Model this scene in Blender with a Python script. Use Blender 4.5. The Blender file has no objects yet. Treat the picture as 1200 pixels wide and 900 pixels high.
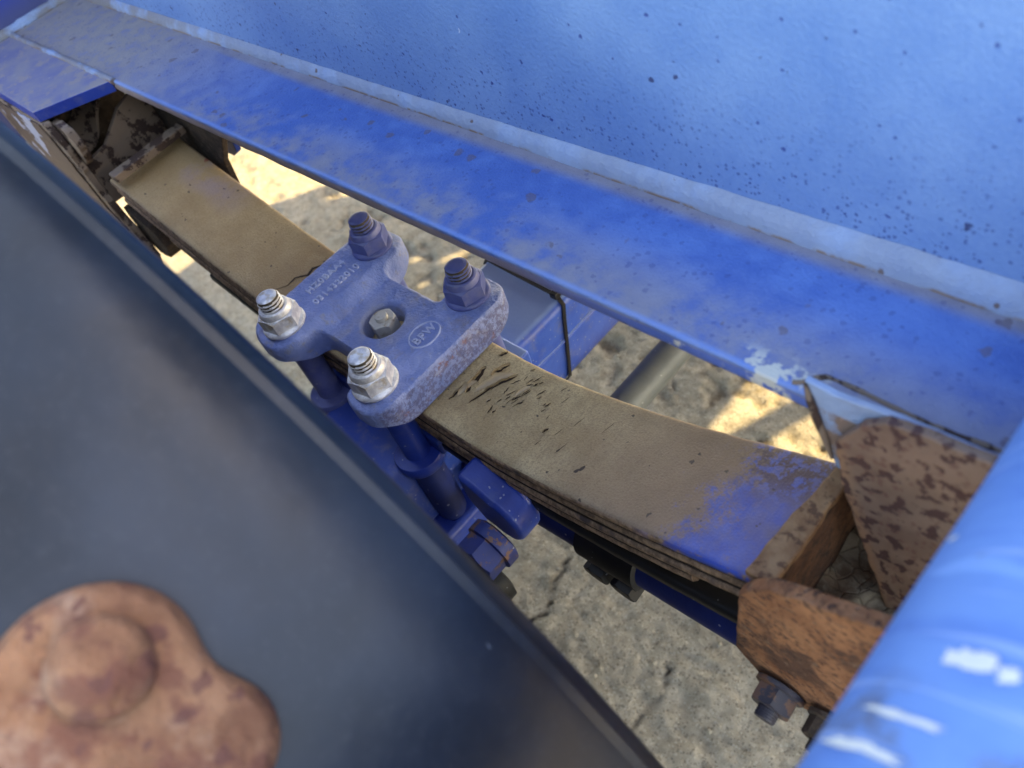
import bpy, bmesh, math, random
import numpy as np
from mathutils import Vector, Matrix, noise as mnoise
from mathutils.geometry import delaunay_2d_cdt
random.seed(7)
rng = np.random.default_rng(5)
R = math.radians
sc = bpy.context.scene
col = sc.collection

# ------------------------------------------------------------ camera
cam_d = bpy.data.cameras.new('camera')
cam = bpy.data.objects.new('camera', cam_d); col.objects.link(cam); sc.camera = cam
ax_x = Vector((0.71039043, 0.65516079, -0.25711822))      # image right, in the world
ax_d = Vector((0.40610653, -0.67994544, -0.61053394))     # image down
ax_f = Vector((-0.57482426, 0.32930008, -0.74909181))     # viewing direction
cam.matrix_world = Matrix.Translation((0.61033, -0.23552, 0.54460)) @ Matrix((
    (ax_x[0], -ax_d[0], -ax_f[0]), (ax_x[1], -ax_d[1], -ax_f[1]), (ax_x[2], -ax_d[2], -ax_f[2]))).to_4x4()
cam_d.sensor_width = 36; cam_d.lens = 29.13
cam_d.clip_start = 0.01; cam_d.clip_end = 400
cam_d.dof.use_dof = True; cam_d.dof.focus_distance = 0.74; cam_d.dof.aperture_fstop = 5.9

# ------------------------------------------------------------ light
SUN_EL, SUN_AZ = 45.0, 62.0            # azimuth counted from +X towards +Y
world = bpy.data.worlds.new('World'); sc.world = world; world.use_nodes = True
wn = world.node_tree.nodes; wl = world.node_tree.links
sky = wn.new('ShaderNodeTexSky'); sky.sky_type = 'NISHITA'; sky.sun_disc = False
sky.sun_elevation = R(SUN_EL); sky.sun_rotation = R(90 - SUN_AZ); sky.dust_density = 2.0; sky.air_density = 1.0
bgn = wn['Background']; bgn.inputs['Strength'].default_value = 0.14
wl.new(sky.outputs['Color'], bgn.inputs['Color'])
sun_dir = Vector((math.cos(R(SUN_EL))*math.cos(R(SUN_AZ)), math.cos(R(SUN_EL))*math.sin(R(SUN_AZ)), math.sin(R(SUN_EL))))
sd = bpy.data.lights.new('sun', 'SUN'); sd.energy = 2.0; sd.angle = R(0.5); sd.color = (1.0, 0.86, 0.55)
so = bpy.data.objects.new('sun', sd); col.objects.link(so)
so.rotation_euler = sun_dir.to_track_quat('Z', 'Y').to_euler(); so.location = (0, 0, 8)

sc.view_settings.view_transform = 'Standard'; sc.view_settings.look = 'None'
sc.view_settings.exposure = 3.0; sc.view_settings.gamma = 1.0
sc.view_settings.use_curve_mapping = False
try:
    sc.view_settings.use_white_balance = True
    sc.view_settings.white_balance_temperature = 8600
    sc.view_settings.white_balance_tint = 10
except Exception: pass
sc.cycles.max_bounces = 8; sc.cycles.diffuse_bounces = 5

GZ = -0.65                              # the ground; the clamp plate's top is z = 0

# ------------------------------------------------------------ material helpers
class MT:
    def __init__(s, name, rough=0.5, metal=0.0, spec=0.5):
        s.m = bpy.data.materials.new(name); s.m.use_nodes = True
        s.t = s.m.node_tree; s.n = s.t.nodes; s.l = s.t.links
        s.b = s.n['Principled BSDF']
        s.b.inputs['Roughness'].default_value = rough; s.b.inputs['Metallic'].default_value = metal
        s.b.inputs['Specular IOR Level'].default_value = spec
        tc = s.n.new('ShaderNodeTexCoord'); s.co = tc.outputs['Object']
    def plug(s, inp, v):
        if isinstance(v, bpy.types.NodeSocket): s.l.new(v, inp)
        elif isinstance(v, (tuple, list)) and len(v) == 3 and inp.type == 'RGBA': inp.default_value = (*v, 1)
        else: inp.default_value = v
    def scaled(s, v, rot=(0, 0, 0), loc=(0, 0, 0)):
        n = s.n.new('ShaderNodeMapping'); s.l.new(s.co, n.inputs[0])
        n.inputs['Scale'].default_value = v; n.inputs['Rotation'].default_value = rot; n.inputs['Location'].default_value = loc
        return n.outputs[0]
    def noise(s, scale, detail=4, rough=0.55, vec=None, dist=0.0):
        n = s.n.new('ShaderNodeTexNoise'); n.inputs['Scale'].default_value = scale
        n.inputs['Detail'].default_value = detail; n.inputs['Roughness'].default_value = rough
        n.inputs['Distortion'].default_value = dist
        s.l.new(vec or s.co, n.inputs['Vector']); return n.outputs[0]
    def math(s, op, a, b=0.0, c=0.0, clamp=False):
        n = s.n.new('ShaderNodeMath'); n.operation = op; n.use_clamp = clamp
        for i, v in enumerate((a, b, c)): s.plug(n.inputs[i], v)
        return n.outputs[0]
    def ramp(s, v, lo, hi, a=0.0, b=1.0):
        n = s.n.new('ShaderNodeMapRange'); n.interpolation_type = 'SMOOTHSTEP' if lo < hi else 'LINEAR'
        s.plug(n.inputs[0], v)
        if lo > hi: lo, hi, a, b = hi, lo, b, a
        n.interpolation_type = 'SMOOTHSTEP'
        for i, q in enumerate((lo, hi, a, b)): n.inputs[i+1].default_value = q
        return n.outputs[0]
    def mix(s, f, a, b):
        n = s.n.new('ShaderNodeMix'); n.data_type = 'RGBA'
        s.plug(n.inputs[0], f); s.plug(n.inputs[6], a); s.plug(n.inputs[7], b); return n.outputs[2]
    def mixf(s, f, a, b):
        n = s.n.new('ShaderNodeMix'); s.plug(n.inputs[0], f); s.plug(n.inputs[2], a); s.plug(n.inputs[3], b); return n.outputs[0]
    def sep(s):
        n = s.n.new('ShaderNodeSeparateXYZ'); s.l.new(s.co, n.inputs[0]); return n.outputs
    def spots(s, scale, dens=0.5, size=0.35, warp=0.0, edge=0.5, loc=(0, 0, 0), vec=None):
        v = vec or s.scaled((1, 1, 1), loc=loc)
        if warp:
            nn = s.n.new('ShaderNodeTexNoise'); nn.inputs['Scale'].default_value = scale*2.0; s.l.new(v, nn.inputs['Vector'])
            a = s.n.new('ShaderNodeVectorMath'); a.operation = 'SCALE'; a.inputs['Scale'].default_value = warp/scale
            s.l.new(nn.outputs['Color'], a.inputs[0])
            b = s.n.new('ShaderNodeVectorMath'); s.l.new(v, b.inputs[0]); s.l.new(a.outputs[0], b.inputs[1]); v = b.outputs[0]
        n = s.n.new('ShaderNodeTexVoronoi'); n.inputs['Scale'].default_value = scale; s.l.new(v, n.inputs['Vector'])
        sp = s.n.new('ShaderNodeSeparateColor'); s.l.new(n.outputs['Color'], sp.inputs[0])
        r = s.math('MULTIPLY', s.math('SUBTRACT', sp.outputs[0], 1-dens), size/max(dens, 1e-3), clamp=False)
        d = s.math('SUBTRACT', r, n.outputs['Distance'])
        return s.ramp(d, 0.0, edge*size*0.5)
    def bump(s, h, strength=0.5, dist=0.001, prev=None):
        n = s.n.new('ShaderNodeBump'); n.inputs['Strength'].default_value = strength; n.inputs['Distance'].default_value = dist
        s.l.new(h, n.inputs['Height'])
        if prev: s.l.new(prev, n.inputs['Normal'])
        return n.outputs[0]
    def out(s, color=None, rough=None, metal=None, normal=None, coat=None):
        if color is not None: s.plug(s.b.inputs['Base Color'], color)
        if rough is not None: s.plug(s.b.inputs['Roughness'], rough)
        if metal is not None: s.plug(s.b.inputs['Metallic'], metal)
        if normal is not None: s.plug(s.b.inputs['Normal'], normal)
        if coat is not None: s.plug(s.b.inputs['Coat Weight'], coat); s.b.inputs['Coat Roughness'].default_value = 0.35
        return s.m

BLUE = (0.022, 0.075, 0.50); CHALK = (0.10, 0.235, 0.70); DIRT = (0.20, 0.165, 0.13); NAVY = (0.012, 0.03, 0.17)
M = {}
def mk_web():
    m = MT('weathered_blue_web', 0.4)
    x, y, z = m.sep()
    ch = m.noise(9, 5, 0.6); fine = m.noise(260, 3, 0.6)
    f = m.math('ADD', m.ramp(ch, 0.25, 0.75), m.math('MULTIPLY', m.math('SUBTRACT', fine, 0.5), 0.9), clamp=True)
    c = m.mix(f, (0.115, 0.245, 0.53), (0.185, 0.33, 0.60))
    # fine paint pits close to the weld
    low = m.ramp(z, 0.27, 0.165)
    p1 = m.math('MULTIPLY', m.spots(330, 0.5, 0.55, 0.5), m.math('ADD', m.math('MULTIPLY', low, 0.75), 0.05))
    p2 = m.spots(120, 0.30, 0.24, 0.5)
    p3 = m.spots(48, 0.38, 0.15, 0.6, loc=(3, 1, 2))
    c = m.mix(m.math('MULTIPLY', p1, 0.75), c, (0.012, 0.03, 0.2))
    c = m.mix(m.math('MULTIPLY', p2, 0.8), c, (0.015, 0.035, 0.22))
    c = m.mix(m.math('MULTIPLY', p3, 0.85), c, (0.03, 0.035, 0.12))
    p4 = m.spots(17, 0.12, 0.13, 0.6, loc=(7, 5, 2)); c = m.mix(p4, c, (0.10, 0.07, 0.06))
    w = m.spots(34, 0.08, 0.08, 0.9, loc=(1, 8, 4)); c = m.mix(w, c, (0.55, 0.62, 0.78))
    dirt = m.math('MULTIPLY', m.ramp(x, -0.45, -0.8), m.ramp(m.noise(14, 5), 0.4, 0.65)); c = m.mix(m.math('MULTIPLY', dirt, 0.6), c, (0.13, 0.15, 0.26))
    nb = m.bump(m.noise(330, 4, 0.6), 0.6, 0.0012); nb = m.bump(m.math('MULTIPLY', m.math('ADD', p1, p2), -1.0), 0.4, 0.0006, nb)
    M['web'] = m.out(c, m.ramp(ch, 0.2, 0.8, 0.36, 0.55), normal=nb)
mk_web()
def mk_flange():
    m = MT('weathered_blue_flange', 0.4)
    x, y, z = m.sep()
    n1 = m.noise(7, 5, 0.6); n2 = m.noise(55, 5, 0.65); n3 = m.noise(700, 2)
    c = m.mix(m.ramp(m.math('ADD', m.math('MULTIPLY', n1, 0.5), m.math('MULTIPLY', n2, 0.5)), 0.38, 0.66), (0.045, 0.135, 0.45), (0.085, 0.21, 0.56))
    # dusty grime towards the cross member and along the outer edge
    left = m.ramp(x, -0.12, -0.52); edge = m.ramp(y, 0.095, 0.03)
    g = m.math('MULTIPLY', m.ramp(m.math('ADD', m.math('MULTIPLY', n1, 0.6), m.math('MULTIPLY', n2, 0.4)), 0.36, 0.58), m.math('MULTIPLY', edge, 0.72))
    g = m.math('MAXIMUM', g, m.math('MULTIPLY', left, m.ramp(n2, 0.25, 0.55, 0.6, 0.97)))
    g = m.math('MAXIMUM', g, m.math('MULTIPLY', m.ramp(y, 0.108, 0.121), 0.75))
    c = m.mix(g, c, m.mix(n2, (0.22, 0.195, 0.19), (0.36, 0.33, 0.31)))
    s1 = m.spots(200, 0.45, 0.5, 0.6); s2 = m.spots(60, 0.3, 0.35, 0.6, loc=(2, 3, 1))
    c = m.mix(m.math('MULTIPLY', s1, 0.35), c, (0.03, 0.05, 0.2)); c = m.mix(m.math('MULTIPLY', s2, 0.6), c, (0.13, 0.10, 0.12))
    # paint rubbed thin on the arris, brown dust on the edge face
    arris = m.math('MULTIPLY', m.ramp(y, 0.0275, 0.0235), m.ramp(z, 0.1465, 0.1485))
    c = m.mix(m.math('MULTIPLY', arris, 0.55), c, (0.15, 0.32, 0.74))
    side = m.math('MULTIPLY', m.ramp(z, 0.1475, 0.144), m.ramp(y, 0.028, 0.0235)); 
    sc_ = m.mix(m.ramp(x, 0.16, 0.36), m.mix(n2, (0.22, 0.155, 0.145), (0.36, 0.27, 0.24)), (0.08, 0.16, 0.50))
    c = m.mix(m.math('MULTIPLY', side, 0.9), c, sc_)
    bare = m.math('MULTIPLY', m.math('MULTIPLY', m.ramp(x, 0.395, 0.43), m.ramp(x, 0.50, 0.455)), m.math('MULTIPLY', m.ramp(y, 0.045, 0.03), m.ramp(m.noise(60, 4), 0.5, 0.56)))
    c = m.mix(bare, c, (0.55, 0.56, 0.52))
    bare2 = m.math('MULTIPLY', m.math('MULTIPLY', m.ramp(x, 0.33, 0.37), m.ramp(z, 0.1475, 0.1455)), m.ramp(m.noise(34, 4, loc_vec(m, 4)), 0.55, 0.6))
    c = m.mix(bare2, c, (0.6, 0.6, 0.56))
    nb = m.bump(m.noise(420, 3), 0.7, 0.0012); nb = m.bump(n2, 0.5, 0.002, nb)
    M['flange'] = m.out(c, m.mixf(g, 0.40, 0.75), normal=nb)
def loc_vec(m, k): return None
mk_flange.__globals__['loc_vec'] = loc_vec
def _noise_fix(self, scale, detail=4, rough=0.55, vec=None, dist=0.0):
    if rough is None: rough = 0.55
    n = self.n.new('ShaderNodeTexNoise'); n.inputs['Scale'].default_value = scale
    n.inputs['Detail'].default_value = detail; n.inputs['Roughness'].default_value = rough
    n.inputs['Distortion'].default_value = dist
    self.l.new(vec or self.co, n.inputs['Vector']); return n.outputs[0]
MT.noise = _noise_fix
mk_flange()
def mk_weld():
    m = MT('chalky_blue_weld', 0.6)
    x, y, z = m.sep()
    n = m.noise(60, 5); n2 = m.noise(22, 4)
    c = m.mix(n, (0.21, 0.32, 0.54), (0.36, 0.46, 0.62))
    g = m.math('MULTIPLY', m.ramp(x, -0.15, -0.65, 0.3, 0.95), m.ramp(n2, 0.36, 0.56)); c = m.mix(g, c, (0.24, 0.22, 0.21))
    toe = m.math('MULTIPLY', m.ramp(z, 0.1530, 0.1508), m.ramp(m.noise(30, 6, 0.7), 0.44, 0.56)); c = m.mix(toe, c, (0.25, 0.17, 0.13))
    s = m.spots(90, 0.2, 0.3, 0.5); c = m.mix(s, c, (0.16, 0.12, 0.12))
    M['weld'] = m.out(c, 0.55, normal=m.bump(m.noise(190, 5), 0.8, 0.002))
mk_weld()
def mk_cast():
    m = MT('cast_blue_paint', 0.42)
    x, y, z = m.sep()
    n = m.noise(30, 5, 0.6); f = m.noise(420, 3)
    c = m.mix(m.ramp(n, 0.3, 0.7), (0.13, 0.195, 0.46), (0.24, 0.30, 0.56))
    dust = m.math('MULTIPLY', m.ramp(m.noise(70, 5, 0.65), 0.56, 0.72), 0.7)
    c = m.mix(dust, c, (0.28, 0.27, 0.28))
    # dusty worn recess between the bars
    rec = m.math('MULTIPLY', m.math('MULTIPLY', m.ramp(x, -0.035, -0.01), m.ramp(x, 0.055, 0.035)), m.ramp(n, 0.35, 0.6, 0.1, 0.5)); c = m.mix(rec, c, (0.26, 0.25, 0.30))
    rc2 = m.math('MULTIPLY', m.ramp(m.noise(24, 6, 0.7, m.scaled((1, 1, 1), loc=(5, 5, 5))), 0.54, 0.66), 0.45); c = m.mix(rc2, c, (0.21, 0.18, 0.20))
    # rusty pitting on the outer slope
    sl = m.math('MULTIPLY', m.ramp(m.math('ADD', z, m.math('MULTIPLY', m.math('SUBTRACT', m.noise(120, 4), 0.5), 0.010)), -0.0015, -0.006), m.ramp(x, 0.098, 0.104))
    r1 = m.math('MULTIPLY', sl, m.ramp(m.noise(210, 4, 0.7), 0.44, 0.54)); c = m.mix(m.math('MULTIPLY', r1, 0.6), c, (0.07, 0.055, 0.13))
    r2 = m.math('MULTIPLY', sl, m.ramp(m.noise(55, 5, 0.7), 0.60, 0.68)); c = m.mix(m.math('MULTIPLY', r2, 0.6), c, (0.22, 0.08, 0.06))
    b = m.bump(f, 0.8, 0.0014); b = m.bump(m.noise(90, 3), 0.5, 0.002, b); b = m.bump(r1, 0.4, -0.0006, b)
    M['cast'] = m.out(c, m.mixf(dust, 0.40, 0.7), normal=b)
mk_cast()
def mk_simple_paint(name, a, b_, rough=0.4, rust=0.0, dust=0.3, dcol=(0.25, 0.23, 0.22), coat=None):
    m = MT(name, rough)
    n = m.noise(28, 5, 0.6)
    c = m.mix(m.ramp(n, 0.3, 0.7), a, b_)
    if name == 'axle_blue': c = m.mix(m.ramp(m.sep()[1], 0.03, -0.03), c, m.mix(n, (0.012, 0.045, 0.28), (0.025, 0.075, 0.38)))  # shade on the near part of the axle, painted as navy
    if dust: c = m.mix(m.math('MULTIPLY', m.ramp(m.noise(45, 5, 0.7), 0.5, 0.72), dust), c, dcol)
    s = m.spots(150, 0.3, 0.25, 0.4); c = m.mix(m.math('MULTIPLY', s, 0.6), c, (0.35, 0.38, 0.45))
    if name == 'axle_blue':      # far top painted paler for the sky light on it
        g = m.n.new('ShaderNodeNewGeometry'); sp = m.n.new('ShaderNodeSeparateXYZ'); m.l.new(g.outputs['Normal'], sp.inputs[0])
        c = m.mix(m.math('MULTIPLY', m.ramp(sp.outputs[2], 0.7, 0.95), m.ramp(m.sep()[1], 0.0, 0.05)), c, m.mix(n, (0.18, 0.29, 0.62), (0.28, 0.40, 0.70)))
    if rust:
        r = m.ramp(m.noise(60, 5, 0.7), 0.62-rust, 0.68-rust); c = m.mix(r, c, (0.16, 0.08, 0.05))
    M[name] = m.out(c, rough, normal=m.bump(m.noise(300, 3), 0.3, 0.0006), coat=coat)
mk_simple_paint('cast_worn', (0.30, 0.36, 0.60), (0.42, 0.47, 0.66), 0.5, 0, 0.3)
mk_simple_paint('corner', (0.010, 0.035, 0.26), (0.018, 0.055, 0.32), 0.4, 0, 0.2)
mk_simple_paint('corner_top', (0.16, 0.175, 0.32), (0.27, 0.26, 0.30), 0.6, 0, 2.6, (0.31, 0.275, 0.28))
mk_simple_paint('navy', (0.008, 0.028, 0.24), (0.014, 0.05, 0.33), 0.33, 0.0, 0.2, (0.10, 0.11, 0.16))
mk_simple_paint('blue_stud', (0.055, 0.075, 0.25), (0.12, 0.145, 0.36), 0.35, 0, 0.3)
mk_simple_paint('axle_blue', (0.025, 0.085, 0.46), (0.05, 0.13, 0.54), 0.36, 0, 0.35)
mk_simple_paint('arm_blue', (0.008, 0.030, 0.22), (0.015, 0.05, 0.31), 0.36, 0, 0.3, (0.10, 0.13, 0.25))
mk_simple_paint('arm_bolt', (0.010, 0.022, 0.13), (0.016, 0.035, 0.19), 0.45, 0.09, 0.3, (0.06, 0.04, 0.03))
mk_simple_paint('dark_steel', (0.005, 0.0045, 0.006), (0.010, 0.009, 0.010), 0.55, 0.0, 0.15, (0.03, 0.025, 0.022))
mk_simple_paint('dark_bolt', (0.02, 0.02, 0.035), (0.05, 0.045, 0.06), 0.5, 0.1, 0.2)
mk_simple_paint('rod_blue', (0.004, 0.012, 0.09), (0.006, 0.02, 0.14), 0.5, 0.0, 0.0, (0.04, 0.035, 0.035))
mk_simple_paint('axle_near', (0.014, 0.05, 0.30), (0.03, 0.085, 0.40), 0.38, 0, 0.15)
def mk_zinc():
    m = MT('zinc_nut', 0.38)
    x, y, z = m.sep(); n = m.noise(120, 5, 0.6)
    c = m.mix(m.ramp(n, 0.35, 0.65), (0.58, 0.58, 0.62), (0.86, 0.86, 0.87))
    st = m.ramp(m.noise(70, 4), 0.55, 0.68); c = m.mix(m.math('MULTIPLY', st, 0.7), c, (0.55, 0.42, 0.22))
    st2 = m.math('MULTIPLY', m.ramp(m.noise(45, 4, 0.6, m.scaled((1, 1, 1), loc=(3, 2, 1))), 0.56, 0.62), m.ramp(z, 0.016, 0.008)); c = m.mix(m.math('MULTIPLY', st2, 0.75), c, (0.20, 0.23, 0.45))
    M['zinc'] = m.out(c, 0.42, 0.45, m.bump(m.noise(350, 3), 0.5, 0.0008))
    m = MT('steel_nut', 0.45)
    c = m.mix(m.noise(150, 4), (0.42, 0.40, 0.37), (0.66, 0.62, 0.55)); c = m.mix(m.ramp(m.noise(60, 4), 0.52, 0.66), c, (0.28, 0.21, 0.13))
    M['steel'] = m.out(c, 0.5, 0.4, m.bump(m.noise(350, 3), 0.3, 0.0005))
mk_zinc()
def mk_spring():
    m = MT('dusty_spring_leaf', 0.6)
    x, y, z = m.sep()
    st = m.noise(1.0, 4, 0.65, m.scaled((520, 60, 60), rot=(0, 0, R(4))))
    gr = m.noise(900, 2, 0.6); n1 = m.noise(16, 5, 0.6); n2 = m.noise(50, 4, 0.6)
    c = m.mix(m.ramp(n1, 0.3, 0.7), (0.36, 0.26, 0.135), (0.56, 0.44, 0.255))
    c = m.mix(m.math('MULTIPLY', m.ramp(st, 0.4, 0.8), 0.5), c, (0.30, 0.225, 0.13)); c = m.mix(m.math('MULTIPLY', m.ramp(m.noise(520, 3, 0.7), 0.48, 0.62), 0.5), c, (0.20, 0.14, 0.08)); c = m.mix(m.math('MULTIPLY', m.ramp(m.noise(75, 5, 0.7), 0.52, 0.7), 0.4), c, (0.30, 0.205, 0.12))
    c = m.mix(m.math('MULTIPLY', m.ramp(x, 0.20, 0.38), 0.8), c, m.mix(n2, (0.19, 0.125, 0.085), (0.34, 0.22, 0.15)))
    # bare paint at the right end, blue haze at the left end
    wob = m.math('MULTIPLY', m.math('SUBTRACT', m.noise(32, 6, 0.75), 0.5), 0.15)
    px = m.math('ADD', m.math('ADD', x, wob), m.math('MULTIPLY', y, -0.1))
    pb = m.math('ADD', m.math('MULTIPLY', m.ramp(m.math('ADD', px, m.math('MULTIPLY', m.math('SUBTRACT', m.noise(420, 3, 0.7), 0.5), 0.06)), 0.400, 0.436), 0.92), m.math('MULTIPLY', m.ramp(x, 0.36, 0.46), 0.08))
    pc = m.mix(m.ramp(n2, 0.3, 0.7), (0.045, 0.09, 0.42), (0.10, 0.155, 0.52)); pc = m.mix(m.math('MULTIPLY', m.ramp(m.noise(26, 6, 0.7), 0.42, 0.62), 0.4), pc, (0.20, 0.16, 0.17))
    far = m.math('MULTIPLY', m.ramp(y, -0.005, 0.03), m.ramp(m.noise(110, 5, 0.75), 0.46, 0.52)); pc = m.mix(m.math('MULTIPLY', far, 0.9), pc, (0.10, 0.06, 0.055))
    nearend = m.math('MULTIPLY', m.ramp(x, 0.44, 0.47), m.ramp(n2, 0.4, 0.6)); pc = m.mix(m.math('MULTIPLY', nearend, 0.5), pc, (0.12, 0.08, 0.08))
    c = m.mix(pb, c, pc)
    bl = m.math('MULTIPLY', m.math('MULTIPLY', m.ramp(x, -0.27, -0.33), m.ramp(x, -0.42, -0.37)), m.math('MULTIPLY', m.ramp(y, -0.005, 0.025), m.ramp(n1, 0.4, 0.55)))
    c = m.mix(m.math('MULTIPLY', bl, 0.55), c, (0.20, 0.19, 0.38))
    oc = m.math('MULTIPLY', m.math('MULTIPLY', m.ramp(x, -0.20, -0.17), m.ramp(x, -0.08, -0.1)), m.ramp(n1, 0.42, 0.5)); c = m.mix(m.math('MULTIPLY', oc, 0.6), c, (0.27, 0.16, 0.075)); c = m.mix(m.math('MULTIPLY', m.ramp(x, -0.08, -0.2), 0.45), c, (0.30, 0.185, 0.085))
    s = m.spots(130, 0.22, 0.28, 0.8); c = m.mix(m.math('MULTIPLY', s, 0.85), c, (0.06, 0.045, 0.04))
    s2 = m.spots(40, 0.10, 0.16, 0.8, loc=(3, 3, 3)); c = m.mix(s2, c, (0.045, 0.03, 0.028))
    rd = m.spots(22, 0.05, 0.16, 0.8, loc=(1, 5, 2)); c = m.mix(rd, c, (0.25, 0.05, 0.03))
    b = m.bump(st, 0.45, 0.0009); b = m.bump(m.noise(600, 3), 0.6, 0.0009, b); b = m.bump(m.math('MULTIPLY', s, -1), 0.5, 0.0007, b)
    M['spring'] = m.out(c, m.mixf(pb, 0.62, 0.42), normal=b)
    m = MT('rusty_leaf_side', 0.8)
    st = m.noise(1.0, 4, 0.7, m.scaled((260, 40, 40), rot=(0, R(18), 0))); n = m.noise(40, 4)
    c = m.mix(m.ramp(m.noise(150, 4, 0.7), 0.3, 0.7), (0.13, 0.08, 0.052), (0.40, 0.26, 0.17)); c = m.mix(m.math('MULTIPLY', m.ramp(st, 0.5, 0.7), 0.4), c, (0.07, 0.045, 0.03)); c = m.mix(m.ramp(n, 0.55, 0.7), c, (0.07, 0.05, 0.05))
    x, y, z = m.sep(); 
    bp = m.math('MULTIPLY', m.ramp(x, 0.36, 0.43), m.ramp(m.noise(60, 4), 0.40, 0.5)); bp = m.math('MULTIPLY', bp, M_top(m))
    c = m.mix(bp, c, (0.03, 0.08, 0.45))
    M['leaf_side'] = m.out(c, 0.7, normal=m.bump(m.noise(300, 3), 0.6, 0.001))
def M_top(m):
    x, y, z = m.sep()
    # height above the bottom of the top leaf, following the leaf's curve
    return m.ramp(m.math('SUBTRACT', z, m.math('SUBTRACT', m.math('MULTIPLY', m.math('MULTIPLY', x, x), 0.52), 0.076)), 0.0, 0.004)
mk_spring()
def mk_rust():
    m = MT('orange_rust', 0.85)
    n1 = m.noise(26, 6, 0.65); n2 = m.noise(120, 5, 0.7)
    c = m.mix(m.ramp(n1, 0.3, 0.7), (0.17, 0.062, 0.026), (0.36, 0.165, 0.08))
    c = m.mix(m.math('MULTIPLY', m.ramp(m.noise(17, 5, 0.7), 0.50, 0.60), 0.85), c, (0.065, 0.028, 0.018))
    s = m.ramp(m.noise(1.0, 3, 0.6, m.scaled((170, 170, 280), rot=(0, R(-25), 0))), 0.57, 0.62); c = m.mix(m.math('MULTIPLY', s, 0.85), c, (0.045, 0.02, 0.016))
    c = m.mix(m.math('MULTIPLY', m.ramp(n2, 0.55, 0.72), 0.45), c, (0.36, 0.24, 0.16))
    b = m.bump(n2, 1.0, 0.003); b = m.bump(n1, 0.7, 0.005, b); b = m.bump(m.math('MULTIPLY', s, -1), 0.7, 0.0016, b)
    M['rust'] = m.out(c, 0.85, normal=b)
    for nm, ca, cb, cs in (('dusty_rust', (0.20, 0.10, 0.05), (0.33, 0.20, 0.11), (0.08, 0.035, 0.022)), ('rust_deep', (0.055, 0.022, 0.012), (0.14, 0.062, 0.03), (0.02, 0.010, 0.008))):
        m = MT(nm, 0.85); q = m.noise(60, 5, 0.7)
        c = m.mix(m.ramp(q, 0.3, 0.7), ca, cb); c = m.mix(m.math('MULTIPLY', m.ramp(m.noise(130, 5, 0.7), 0.52, 0.62), 0.8), c, cs)
        M[nm] = m.out(c, 0.85, normal=m.bump(q, 0.8, 0.003, m.bump(m.noise(260, 3), 0.8, 0.0015)))
    m = MT('spotted_brown_rust', 0.8)
    n1 = m.noise(18, 5, 0.6); n2 = m.noise(160, 4)
    c = m.mix(m.ramp(n1, 0.3, 0.7), (0.17, 0.10, 0.07), (0.27, 0.175, 0.125))
    x, y, z = m.sep(); 
    le = m.ramp(m.math('ADD', x, m.math('MULTIPLY', z, 0.25)), 0.530, 0.517); c = m.mix(m.math('MULTIPLY', le, 0.6), c, (0.40, 0.20, 0.09))
    s = m.ramp(m.noise(120, 3, 0.55), 0.53, 0.59); s0 = m.spots(240, 0.5, 0.8, 0.9); c = m.mix(m.math('MULTIPLY', s0, 0.6), c, (0.14, 0.06, 0.045))
    c = m.mix(m.math('MULTIPLY', s, 0.9), c, (0.065, 0.026, 0.025))
    M['rust_spot'] = m.out(c, 0.75, normal=m.bump(n2, 0.5, 0.001, m.bump(m.math('MULTIPLY', s, -1), 0.4, 0.001)))
    m = MT('dark_brown_rust', 0.9)
    n1 = m.noise(24, 6, 0.65); n2 = m.noise(140, 5, 0.7)
    c = m.mix(m.ramp(n1, 0.35, 0.65), (0.022, 0.014, 0.010), (0.07, 0.045, 0.030)); c = m.mix(m.math('MULTIPLY', m.ramp(n2, 0.5, 0.7), 0.4), c, (0.20, 0.14, 0.10))
    M['rust_dark'] = m.out(c, 0.9, normal=m.bump(n2, 0.8, 0.0016, m.bump(n1, 0.6, 0.004)))
    m = MT('flaking_brown_paint', 0.75)
    n1 = m.noise(22, 5, 0.65); n2 = m.noise(120, 4)
    c = m.mix(n1, (0.17, 0.12, 0.085), (0.26, 0.19, 0.14))
    fl = m.ramp(m.noise(38, 6, 0.7, m.scaled((1, 1, 1.0), loc=(2, 2, 2))), 0.52, 0.535); c = m.mix(fl, c, (0.055, 0.03, 0.022))
    M['flaky'] = m.out(c, 0.75, normal=m.bump(n2, 0.4, 0.001, m.bump(fl, 0.9, -0.0015)))
    m = MT('whitish_flaking_paint', 0.6)
    fl = m.ramp(m.noise(17, 6, 0.6), 0.42, 0.45); c = m.mix(fl, (0.36, 0.37, 0.46), m.mix(m.noise(90, 4), (0.05, 0.03, 0.02), (0.17, 0.11, 0.075)))
    M['whitish'] = m.out(c, 0.7, normal=m.bump(fl, 0.8, -0.001))
    m = MT('pale_bracket_rust', 0.8)
    n1 = m.noise(28, 5, 0.6); n2 = m.noise(75, 5, 0.6)
    c = m.mix(m.ramp(n1, 0.3, 0.7), (0.15, 0.06, 0.03), (0.29, 0.145, 0.08)); c = m.mix(m.math('MULTIPLY', m.ramp(m.noise(55, 4), 0.48, 0.62), 0.8), c, (0.13, 0.045, 0.03)); c = m.mix(m.math('MULTIPLY', m.ramp(m.noise(34, 4, 0.6, m.scaled((1, 1, 1), loc=(4, 2, 6))), 0.52, 0.68), 0.7), c, (0.34, 0.22, 0.155))
    s = m.spots(100, 0.5, 0.7, 1.0); c = m.mix(m.math('MULTIPLY', s, 0.75), c, (0.10, 0.035, 0.03))
    M['rust_pale'] = m.out(c, 0.8, normal=m.bump(m.noise(220, 4, 0.7), 0.9, 0.003, m.bump(n2, 1.0, 0.005, m.bump(n1, 0.8, 0.006))))
mk_rust()
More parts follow.
